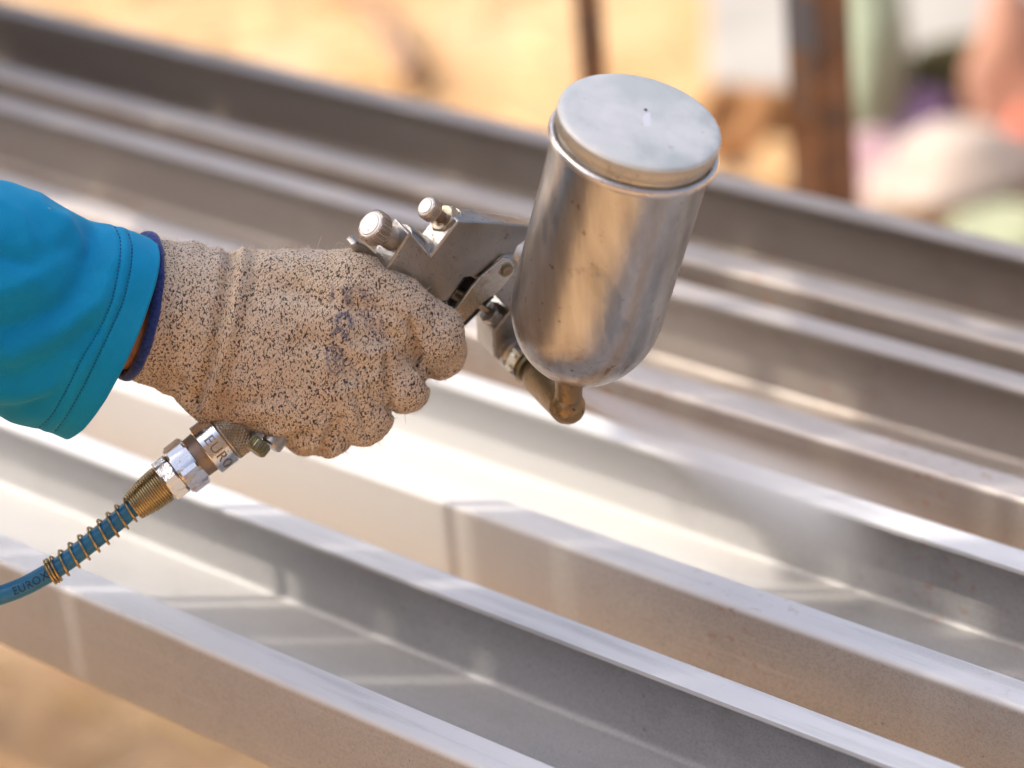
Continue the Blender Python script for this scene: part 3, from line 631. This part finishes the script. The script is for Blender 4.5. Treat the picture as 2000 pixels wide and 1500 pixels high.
for line in (seam1, seam2): dsp += -2.8 * np.exp(-(pdist(pv_, line) / 4.0) ** 2) * fr
mid_ = [((a[0] + b_[0]) / 2, (a[1] + b_[1]) / 2) for a, b_ in zip(seam1, seam2)]; dsp += 3 * np.exp(-(pdist(pv_, mid_) / 10) ** 2) * fr
dsp += 3.2 * vnoise(pv_, 60, 21) + 1.1 * vnoise(pv_, 22, 22)
pv_ = pv_ + nn_ * dsp[:, None]
inn = pv_.reshape(nS, nT, 3)[-40:] - nn_.reshape(nS, nT, 3)[-40:] * 9
edge = (pv_.reshape(nS, nT, 3)[-1] + inn[-1]) / 2 + np.array([4, 1, -1])
allv = np.vstack([pv_, edge, inn[::-1].reshape(-1, 3)]); rows = nS + 1 + 40; F = []
for i in range(rows - 1):
    for k in range(nT): k2 = (k + 1) % nT; F.append((i * nT + k, i * nT + k2, (i + 1) * nT + k2, (i + 1) * nT + k))
F.append(tuple(range(nT - 1, -1, -1)))
mb = MB(); mb.v = [tuple(p_) for p_ in PV(allv)]; mb.f = F; sleeve = add("sleeve", mb, M_sleeve, person, sharp=0)
from mathutils.bvhtree import BVHTree
bv = BVHTree.FromPolygons([Vector(v) for v in mb.v[:nS * nT]], [f for f in F if max(f) < nS * nT])
mb = MB()
for line in (seam1, seam2):
    q = spline([(a[0], a[1], 0) for a in line], 260); L_ = np.concatenate([[0], np.cumsum(np.linalg.norm(np.diff(q, axis=0), axis=1))])
    for t in np.arange(2, L_[-1] - 2, 7.2):
        pts = []
        for tt in (t, t + 1.9, t + 3.8):
            x, y = np.interp(tt, L_, q[:, 0]), np.interp(tt, L_, q[:, 1]); d_ = Vector(Pd(x, y, 1) - CAM).normalized(); h_ = bv.ray_cast(Vector(CAM), d_)
            if h_[0] is None: pts = None; break
            pts.append(np.array(h_[0]) - np.array(d_) * .00015)
        if pts: tube(mb, pts, [.00018, .0003, .00018], 5)
add("stitch", mb, M_thread, sleeve, kind="stuff", sharp=0)

# ------------------------------------------------------------------ spray gun
A_ = np.array([.59, .38, -.70]); B_ = np.array([.46, .53, .71]); C_ = np.array([-.641, .741, -.138])   # image x, image y (down), towards lens
A_ /= np.linalg.norm(A_); B_ = B_ - A_ * (A_ @ B_); B_ /= np.linalg.norm(B_); C_ = C_ - A_ * (A_ @ C_) - B_ * (B_ @ C_); C_ /= np.linalg.norm(C_)
GO = np.array([900., 520., -58.])
Aw, Bw, Cw = (unit(v[0] * Xc - v[1] * Yc + v[2] * Zc) for v in (A_, B_, C_))
M2 = np.array([[A_[0], C_[0]], [A_[1], C_[1]]]); M2i = np.linalg.inv(M2)
def GW(x, y, b):
    """depth (px) of the gun-plane b under image point x,y"""
    r = np.array([x - GO[0] - b * B_[0], y - GO[1] - b * B_[1]]); a, c = M2i @ r; return GO[2] + a * A_[2] + b * B_[2] + c * C_[2]
def GP(x, y, b): return P(x, y, GW(x, y, b))
def gprism(poly, b1, b0):
    fr_ = [GP(x, y, b1) for x, y in poly]; return fr_, [p_ - Bw * (b1 - b0) * PX for p_ in fr_]
gun = empty("spray_gun", P(420, 850, 0), "worn metal paint spray gun with large aluminium cup in the gloved hand", "spray gun")
T = 46
body_poly = [(755, 525), (799, 455), (803, 457), (841, 500), (895, 431), (960, 434), (1032, 441), (1085, 452), (1075, 480), (1028, 470), (1012, 482), (1004, 500), (1006, 520), (1012, 545), (1015, 610), (1000, 612), (967, 577), (935, 548), (920, 541), (907, 543), (876, 588), (861, 590), (820, 640), (660, 760), (600, 720)]
BB = -16
fr_, bk_ = gprism(body_poly, T, BB); sl_ = {4: 4, 5: 9, 6: 15, 7: 18}
bk_ = [p_ + Cw * sl_.get(i, 0) * PX for i, p_ in enumerate(bk_)]
mb = MB(); prism(mb, fr_, bk_); add("gun_body", mb, M_cast, gun, bevel=.0017, bseg=4)
# handle going down through the fist to the air inlet
hs = P(800, 590, GW(800, 590, 0)); he = P(452, 845, 12); ha = unit(he - hs); hl = np.linalg.norm(he - hs) / PX
mb = MB(); lathe(mb, hs, ha, [(0, 52), (hl * .3, 50), (hl * .8, 46), (hl - 6, 44), (hl, 40)], 32); add("handle", mb, M_cast, gun)
# raised boss round the trigger pivot, rounded barrel of the lower step
mb = MB(); lathe(mb, GP(984, 522, T - 4), Bw, [(0, 34), (6, 33), (10, 27), (11, 26)], 40, cap=(False, True)); add("pivot_boss", mb, M_cast, gun)
def along_a(x, y, b=0.0): return P(x, y, GW(x, y, b))
# step barrel in front of the fluid knob
c0 = along_a(775, 470, 4); mb = MB(); lathe(mb, c0, Aw, [(0, 24), (2, 36), (8, 39), (60, 39), (78, 34)], 40, cap=(False, True)); add("barrel_boss", mb, M_cast, gun)
def knob(x, y, R, band, neckr, neckl, name):
    c = along_a(x, y, 8 if R > 25 else 6); mb = MB()
    kn = lambda th, t, r, i: r * (1 + (.035 * (1 if math.sin(th * (46 if R > 25 else 34)) > 0 else -1) if 2 <= i <= 5 else 0))
    lathe(mb, c, Aw, [(2.5, 0.6 * R), (2.5, R * .80), (4, R * .90), (8, R), (band * .5, R), (band - 3, R), (band, R * .95), (band + 3, R * .72), (band + 3, neckr)], 184, kn, None, (True, False))
    k_ = add(name, mb, M_knob, gun, sharp=28)
    mb = MB(); lathe(mb, c, Aw, [(-.4, .01), (-.4, R * .3), (-.3, R * .64), (1.6, R * .70), (1.8, R * .76), (3.2, R * .80)], 48, cap=(False, False)); add("knob_face", mb, M_knobf, k_)
    mb = MB(); lathe(mb, c, Aw, [(band, neckr), (band + neckl, neckr)], 36, cap=(False, False)); add("knob_stem", mb, M_rustst if R < 25 else M_knob, k_)
    return c, k_
c1, k1 = knob(721, 437, 33, 32, 23, 60, "fluid_knob")
mb = MB(); lathe(mb, c1 + Aw * 78 * PX, Aw, [(0, 22), (0, 30), (3, 32), (6, 30), (7, 33), (11, 33), (12, 24)], 40, cap=(False, False)); add("seal_ring", mb, M_rustst, gun)
c2, k2 = knob(830, 402, 23, 26, 12, 50, "fan_knob")
mb = MB(); nut(mb, c2 + Aw * 52 * PX, Aw, 24, 30, 10, Cw); add("packing_nut", mb, M_brassy, gun, sharp=25)
mb = MB(); lathe(mb, c2 + Aw * 76 * PX, Aw, [(0, 12), (0, 31), (4, 32), (20, 32)], 40, cap=(False, True)); add("boss_ring", mb, M_cast, gun)
# hanging lug on the far side
lug = [(686, 482), (697, 473), (716, 480), (748, 506), (775, 540), (740, 560), (712, 520)]
mb = MB(); prism(mb, *gprism(lug, -2, -34)); add("hanging_lug", mb, M_cast, gun, bevel=.0012)
# trigger slot, valve stem
mb = MB(); prism(mb, *gprism([(872, 592), (908, 545), (936, 550), (966, 580), (940, 606), (905, 640), (868, 640), (845, 610)], T - 24, -8)); add("trigger_slot", mb, M_dark, gun)
mb = MB(); s0_ = along_a(880, 568, T - 20); lathe(mb, s0_, Aw, [(0, 13), (30, 13), (30, 17), (34, 17), (34, 9), (70, 9)], 28); add("valve_stem", mb, M_brassy, gun)
# needle rod and its packing nut on the head
r0 = along_a(918, 584, 18); mb = MB(); lathe(mb, r0, Aw, [(0, 7), (78, 7)], 20); add("needle_rod", mb, M_brassy, gun)
mb = MB(); nut(mb, along_a(953, 607, 18), Aw, 26, 25, 8, Cw); add("needle_nut", mb, M_cast, gun, sharp=25)
# trigger: curved plate on the near side, joined across to a far plate
trig = [(976, 511), (984, 504), (997, 505), (1005, 517), (1004, 534), (990, 552), (968, 575), (947, 589), (926, 610), (900, 638), (878, 662), (852, 690), (836, 668), (860, 640), (884, 611), (905, 584), (922, 561), (940, 541)]
mb = MB(); prism(mb, *gprism(trig, T + 11, T + 4)); trg = add("trigger", mb, M_steel, gun, bevel=.0004)
mb = MB(); prism(mb, *gprism([(x - 42, y - 49) for x, y in trig], -T - 4, -T - 11)); add("trigger_plate", mb, M_steel, trg, bevel=.0004)
mb = MB(); prism(mb, *gprism([(884, 614), (838, 674), (852, 690), (900, 638)], T + 3, -T - 3)); add("trigger_web", mb, M_steel, trg, bevel=.0004)
pc = GP(988, 527, T + 11); mb = MB(); lathe(mb, pc, Bw, [(0, 6), (0, 15), (2.5, 15), (2.5, 11), (3, 11)], 36, lambda th, t, r, i: r * (.62 if (abs(th - 1.2) < .35 and r > 12) else 1)); add("retaining_clip", mb, M_green, trg)
mb = MB(); lathe(mb, pc, Bw, [(0, 8.5), (6, 8.5), (8, 6), (8, .1)], 28, cap=(False, False)); add("pivot_pin", mb, M_rustst, trg)
# head block
head = [(1000, 602), (964, 648), (965, 698), (1005, 732), (1032, 742), (1062, 712), (1066, 660), (1040, 600)]
mb = MB(); prism(mb, *gprism(head, T - 2, -T + 12)); add("head_block", mb, M_cast, gun, bevel=.0010, bseg=3)
# fluid inlet: boss, nut, collar, thread, elbow with ball end, neck up to the cup
ib = GP(1010, 686, T - 4)
mb = MB(); lathe(mb, ib, Bw, [(0, 42), (14, 41), (20, 35), (20, 18)], 44, cap=(False, False)); add("inlet_boss", mb, M_cast, gun)
mb = MB(); lathe(mb, ib, Bw, [(16, 24), (40, 24)], 36, cap=(False, False)); add("inlet_tube", mb, M_brassy, gun)
mb = MB(); nut(mb, ib + Bw * 27 * PX, Bw, 28, 46, 20, unit(Cw + .35 * Aw)); add("inlet_nut", mb, M_steel, gun, sharp=25)
mb = MB(); lathe(mb, ib + Bw * 57 * PX, Bw, [(0, 20), (0, 35), (5, 36), (10, 33), (10, 22)], 40, cap=(False, False)); add("inlet_collar", mb, M_green, gun)
thr_ = [(64 + k * 2.2, 22 + (2.2 if k % 2 else -1.6)) for k in range(18)]
mb = MB(); lathe(mb, ib, Bw, thr_, 36, cap=(False, False)); add("inlet_thread", mb, M_rustst, gun)
# air cap and nozzle behind the elbow
ac = along_a(1004, 668, -6); mb = MB(); lathe(mb, ac, Aw, [(0, 34), (40, 34), (42, 46), (70, 46), (76, 42), (80, 30), (86, 10), (86, 4)], 48, cap=(True, True)); add("air_cap", mb, M_chrome, gun)
mb = MB(); lathe(mb, ac, Aw, [(80, 16), (104, 10), (110, 5)], 28); add("nozzle", mb, M_brass, gun)
for sg in (1, -1):
    mb = MB(); box(mb, ac + Aw * 88 * PX + Cw * sg * 34 * PX, Aw, Bw, Cw, 14 * PX, 10 * PX, 9 * PX); add("air_horn", mb, M_chrome, gun, bevel=.0006)

# cup
U_ = np.array([.206, -.765, .61]); U_ /= np.linalg.norm(U_); Uw = unit(U_[0] * Xc - U_[1] * Yc + U_[2] * Zc)
eb = ib + Bw * 96 * PX                                            # start of elbow body
CWB = 62.                                                       # depth (px) of the cup's bottom
CL_, R_ = 566., 164.
lid_w = CWB + CL_ * U_[2]
LC = P(1251, 234, lid_w)
def sc_at(w): return (D0 - w * PX) / D0
ks = sc_at(lid_w); 
bot = LC - Uw * (514 / .866) * PX * ks
kk = ks
prof = []
Rt, Rb, dome = 166 * kk, 157 * kk, 185 * kk; Lt = 637 * kk
for t in np.linspace(0, 1, 26):
    a = t * math.pi / 2; prof.append((dome * (1 - math.cos(a) ** .95), Rb * math.sin(a) ** .92))
prof[0] = (0, .01)
prof += [(dome + (Lt - 60 * kk - dome) * t, Rb + (Rt - 4 - Rb) * t) for t in np.linspace(.08, 1, 14)]
cb = LC - Uw * Lt * PX
mb = MB()
def dent(th, t, r, i): return r * (1 + .0035 * math.sin(2 * th + t * .01) + .002 * math.sin(5 * th + .02 * t))
lathe(mb, cb, Uw, prof, 128, dent, Xc, (False, True)); cup = add("paint_cup", mb, M_cup, gun, sharp=50)
hh = (np.array(mb.v) - cb) @ Uw; cup.data.attributes.new("low", 'FLOAT', 'POINT').data.foreach_set("value", np.clip(1 - (hh - .004) / .034, 0, 1).astype(np.float32))
mb = MB(); rr = 9.5 * kk
bead = [(Lt - 58 * kk + rr * math.sin(a), Rt - 1 + rr * .85 * math.cos(a)) for a in np.linspace(-math.pi * .6, math.pi * .6, 11)]
lathe(mb, cb, Uw, bead, 128, None, Xc, (False, False)); add("rim_bead", mb, M_bead, cup, sharp=0)
mb = MB(); lathe(mb, cb, Uw, [(Lt - 58 * kk, Rt - 5), (Lt - 48 * kk, Rt - 7), (Lt - 32 * kk, Rt - 9)], 128, None, Xc, (False, False)); add("cup_neck", mb, M_knurl, cup)
Rl = 163.5 * kk
def kn2(th, t, r, i): return r - (1.6 if (1 <= i <= 4 and math.sin(th * 150) > 0) else 0)
mb = MB(); lathe(mb, cb, Uw, [(Lt - 36 * kk, Rl - 14), (Lt - 36 * kk, Rl - 1), (Lt - 33 * kk, Rl + 1), (Lt - 12 * kk, Rl + 1), (Lt - 11 * kk, Rl), (Lt - 7 * kk, Rl + 1), (Lt - 2 * kk, Rl - 2)], 900, kn2, Xc, (False, False)); lid = add("cup_lid", mb, M_knurl, cup, sharp=0)
mb = MB(); lathe(mb, cb, Uw, [(Lt - 7.5 * kk, Rl + 1.3), (Lt - 3 * kk, Rl - .5), (Lt - .5 * kk, Rl - 5), (Lt + .8 * kk, Rl - 14), (Lt + 1.5 * kk, Rl * .8), (Lt + 2 * kk, Rl * .5), (Lt + 2.2 * kk, .01)], 128, None, Xc, (False, False)); add("lid_top", mb, M_lid, lid, sharp=0)
# vent hole and the scraped mark on the lid
ax_, uu, vv = frame(Uw, Xc)
def onlid(x, y, off=2.6):
    v = Pd(x, y, 1) - CAM; p0 = cb + Uw * (Lt + off * kk) * PX; return CAM + v * (((p0 - CAM) @ Uw) / (v @ Uw))
mb = MB(); lathe(mb, onlid(1261, 215, 1.9), Uw, [(0, 3.4), (1, 3.4), (1, .1)], 20, cap=(False, False)); add("vent_hole", mb, M_dark, lid)
mb = MB(); q_ = [(1259, 222), (1270, 219), (1271, 246), (1259, 247), (1255, 232)]; prism(mb, [onlid(x, y, 2.5) for x, y in q_], [onlid(x, y, 1.2) for x, y in q_]); add("scrape_mark", mb, M_scrape, lid, smooth=False)
# elbow
ec = cb - Uw * 34 * PX                                            # under the cup
w_cb = lid_w - (Lt / kk) * U_[2]; end = P(1110, 796, w_cb - 10)
mb = MB(); nk = unit(cb - end); lathe(mb, end, nk, [(0, 25), (18, 26), (np.linalg.norm(cb - end) / PX - 8, 28), (np.linalg.norm(cb - end) / PX, 34), (np.linalg.norm(cb - end) / PX + 12, 38)], 40, cap=(False, False)); elbow = add("outlet_elbow", mb, M_brass, gun)
e0 = eb; pts = [e0, e0 * .5 + end * .5, end]
mb = MB(); tube(mb, spline(pts, 12), np.linspace(38, 35, 12) * PX, 32); lathe(mb, end, unit(end - e0), [(33 * math.sin(a), 33 * math.cos(a)) for a in np.linspace(0, math.pi / 2 * .99, 10)], 32, cap=(False, True)); add("elbow_body", mb, M_brass, elbow, sharp=0)

# small knurled regulating screw under the heel of the hand
kc = P(513, 862, 60); kax = dr(-.58, .76, .22); mb = MB()
lathe(mb, kc, kax, [(0, 8), (0, 17), (3, 21), (6, 22), (20, 22), (24, 20), (27, 16), (27, .1)], 120, lambda th, t, r, i: r - (2.4 if (2 <= i <= 5 and math.sin(th * 30) > 0) else 0), None, (False, False)); add("air_screw", mb, M_green, gun, sharp=25)
mb = MB(); lathe(mb, P(545, 850, 40), kax, [(0, 22), (24, 22), (28, 18), (28, .1)], 32, cap=(False, False)); add("screw_boss", mb, M_cast, gun)

# ------------------------------------------------------------------ hose coupler + hose
hose = empty("air_hose", P(0, 1163, 20), "blue air hose with brass spring guard and chrome coupler screwed to the gun handle", "air hose")
HA = unit(dr(-.79, .61, .07)); HO = P(436, 854, 14)
Hu = unit(Zc - HA * (Zc @ HA))
def dk_(th, t, r, i):
    return r - 1.7 * ((1 if math.sin(th * 40 + t * .62) > .0 else 0) + (1 if math.sin(th * 40 - t * .62) > .0 else 0)) * (1 if 2 < i < 30 else 0)
kp = [(-46, 20), (-46, 50), (-42, 53)] + [(-40 + k * 1.3, 54) for k in range(29)] + [(-1, 53), (0, 50)]
mb = MB(); lathe(mb, HO, HA, kp, 320, dk_, Hu, (True, False)); cpl = add("knurled_ring", mb, M_brassy, hose, sharp=30)
mb = MB(); lathe(mb, HO, HA, [(0, 46), (0, 52), (2, 54), (42, 54), (44.5, 52), (44.5, 40)], 96, None, Hu, (False, False)); col_ = add("coupler_collar", mb, M_chrome, hose)
mb = MB(); lathe(mb, HO, HA, [(44, 44), (68, 43)], 64, None, Hu, (False, False)); add("rusty_neck", mb, M_rustst, hose)
rot0 = unit(Hu * math.cos(.35 + .42) + np.cross(HA, Hu) * math.sin(.35 + .42))
mb = MB(); nut(mb, HO + HA * 67 * PX, HA, 45, 56, 20, rot0); add("large_hex_nut", mb, M_chrome, hose, sharp=22)
rot1 = unit(Hu * math.cos(-.05) + np.cross(HA, Hu) * math.sin(-.05))
mb = MB(); nut(mb, HO + HA * 112.4 * PX, HA, 31, 50, 20, rot1); add("small_hex_nut", mb, M_chrome, hose, sharp=22)
# hose centre line
hp = [(327, 938, 16), (290, 967, 18), (254, 996, 20), (224, 1022, 21), (190, 1049, 22), (155, 1077, 23), (126, 1099, 24), (92, 1121, 25), (45, 1146, 26), (0, 1163, 27), (-60, 1181, 28), (-160, 1200, 30), (-320, 1212, 34), (-560, 1190, 30), (-900, 1400, 10), (-1200, 2400, -60)]
hc_ = PV(spline(hp, 220)); mb = MB(); tube(mb, hc_, 19 * PX, 40); add("hose_tube", mb, M_hose, hose, sharp=0)
seg_ = PV(spline(hp[:13], 1100)); Ls = np.concatenate([[0], np.cumsum(np.linalg.norm(np.diff(seg_, axis=0), axis=1))]) / PX
Tn = np.gradient(seg_, axis=0); Tn /= np.linalg.norm(Tn, axis=1)[:, None]
def along(l): return np.array([np.interp(l, Ls, seg_[:, q]) for q in range(3)]), unit(np.array([np.interp(l, Ls, Tn[:, q]) for q in range(3)]))
p0_, _ = along(0); l0 = float(np.argmin(np.linalg.norm(seg_ - (HO + HA * 147 * PX), axis=1))); l0 = Ls[int(l0)]
coil = []; wr = []
ph = 2.4; l = l0; total = 0
tight = 15; openn = 8.6
for k in range(int((tight + openn + 2.2) * 40)):
    turn = k / 40
    if turn < tight: pitch = 5.0; r = np.interp(turn, [0, 2, 8, 13, 15], [38, 38.5, 36, 31, 28])
    elif turn < tight + openn: pitch = np.interp(turn - tight, [0, 1, openn - 1.2, openn], [17, 22.5, 25, 12]); r = 27.5
    else: pitch = 5.5; r = 27.5
    l += pitch / 40; c_, t_ = along(l); u_ = unit(Zc - t_ * (Zc @ t_)); v_ = np.cross(t_, u_); th = -2 * math.pi * turn + ph
    coil.append(c_ + PX * (r - 2.5) * (math.cos(th) * u_ + math.sin(th) * v_) - t_ * 0)
mb = MB(); tube(mb, coil, 2.75 * PX, 8); add("spring_guard", mb, M_gold, hose, sharp=0)
# plug between nut and hose inside the tight coils
mb = MB(); lathe(mb, HO, HA, [(142, 30), (155, 28), (195, 22), (208, 20)], 40, None, Hu, (False, True)); add("hose_tail", mb, M_rustst, hose)
def text_mesh(body, size, ext):
    cu = bpy.data.curves.new("t", 'FONT'); cu.body = body; cu.size = size; cu.extrude = ext; cu.resolution_u = 4; cu.space_character = 1.12
    o = bpy.data.objects.new("t", cu); COL.objects.link(o); bpy.context.view_layer.update()
    me_ = bpy.data.meshes.new_from_object(o); v = np.array([x.co[:] for x in me_.vertices]); f = [tuple(p_.vertices) for p_ in me_.polygons]
    bpy.data.objects.remove(o); return v, f
# EURO round the collar
v, f = text_mesh("EURO", 30, 1.0); Wt = v[:, 0].max()
Hv = np.cross(HA, Hu); V = []
dn = unit(np.array(dr(.56, .83, 0)) - HA * (dr(.56, .83, 0) @ HA)); sgn = 1 if (Hv @ dn) > 0 else -1
for x, y, z in v:
    th = sgn * ((x - 2) / 54.0 - .28); r = 54.3 + z
    V.append(HO + HA * (33 - y) * PX + PX * r * (math.cos(th) * Hu + math.sin(th) * Hv))
mb = MB().add(V, f); add("raised_lettering", mb, M_rustst, col_, smooth=False)
# EUROX printed along the hose
v, f = text_mesh("EUROX", 23, .1); V = []; tl = v[:, 0].max()
lend = None
d_ = np.linalg.norm(seg_ - P(97, 1122, 25), axis=1); le = Ls[int(np.argmin(d_))]
for x, y, z in v:
    c_, t_ = along(le + (tl - x) * .92); u_ = unit(Zc - t_ * (Zc @ t_)); v_ = np.cross(t_, u_)
    if v_ @ Yc < 0: v_ = -v_
    th = (y - 9) / 19.0; r = 19.8 + z; V.append(c_ + PX * r * (math.cos(th) * u_ + math.sin(th) * v_))
mb = MB().add(V, f); add("hose_print", mb, M_ink, hose, smooth=False)
v, f = text_mesh("300 PSI 21", 15, .1); V = []; tl = v[:, 0].max(); le2 = Ls[int(np.argmin(np.linalg.norm(seg_ - P(238, 1010, 21), axis=1)))]
for x, y, z in v:
    c_, t_ = along(le2 + (tl - x) * 1.1); u_ = unit(Zc - t_ * (Zc @ t_)); v_ = np.cross(t_, u_)
    if v_ @ Yc < 0: v_ = -v_
    th = (y - 7) / 19.0; r = 19.8 + z; V.append(c_ + PX * r * (math.cos(th) * u_ + math.sin(th) * v_))

# ------------------------------------------------------------------ spray mist
mo = P(1086, 742, w_cb - 60); MA = dr(.72, .36, -.55); SL = .30
mb = MB(); lathe(mb, mo, MA, [(0, 10), (SL / PX * .5, 120), (SL / PX, 230)], 40)
M_mist = bpy.data.materials.new("spray_mist"); M_mist.use_nodes = True; t_ = M_mist.node_tree
for nd in list(t_.nodes): t_.nodes.remove(nd)
o_ = t_.nodes.new("ShaderNodeOutputMaterial"); pvn = t_.nodes.new("ShaderNodeVolumePrincipled"); t_.links.new(pvn.outputs[0], o_.inputs["Volume"])
pvn.inputs["Color"].default_value = (.985, .98, .975, 1); pvn.inputs["Anisotropy"].default_value = .2
tc = t_.nodes.new("ShaderNodeTexCoord"); mp = t_.nodes.new("ShaderNodeMapping"); mp.vector_type = 'TEXTURE'; mp.inputs["Rotation"].default_value = Vector(MA).to_track_quat('Z', 'Y').to_euler()
t_.links.new(tc.outputs["Object"], mp.inputs[0]); sx = t_.nodes.new("ShaderNodeSeparateXYZ"); t_.links.new(mp.outputs[0], sx.inputs[0])
def MN(op, a, b=None):
    k = t_.nodes.new("ShaderNodeMath"); k.operation = op
    for i, q in enumerate((a, b)):
        if q is None: continue
        if isinstance(q, (int, float)): k.inputs[i].default_value = q
        else: t_.links.new(q, k.inputs[i])
    return k.outputs[0]
zz = MN('MAXIMUM', sx.outputs[2], .004); rr_ = MN('SQRT', MN('ADD', MN('MULTIPLY', sx.outputs[0], sx.outputs[0]), MN('MULTIPLY', sx.outputs[1], sx.outputs[1])))
rel = MN('DIVIDE', rr_, MN('ADD', MN('MULTIPLY', zz, 220 * PX / SL), .002))
fall = MN('POWER', MN('MAXIMUM', MN('SUBTRACT', 1, rel), 0), 1.3)
den = MN('MULTIPLY', MN('MULTIPLY', fall, MN('MAXIMUM', MN('SUBTRACT', 1, MN('DIVIDE', zz, SL)), 0)), MN('MINIMUM', MN('DIVIDE', 13.0, zz), 500))
t_.links.new(den, pvn.inputs["Density"])
mist = add("spray_mist", mb, M_mist, None, origin=mo, sharp=0); tag(mist, "fine white paint mist leaving the nozzle", None, None, "stuff")
for o in bpy.data.objects:
    if '_w' in o.keys(): del o['_w']
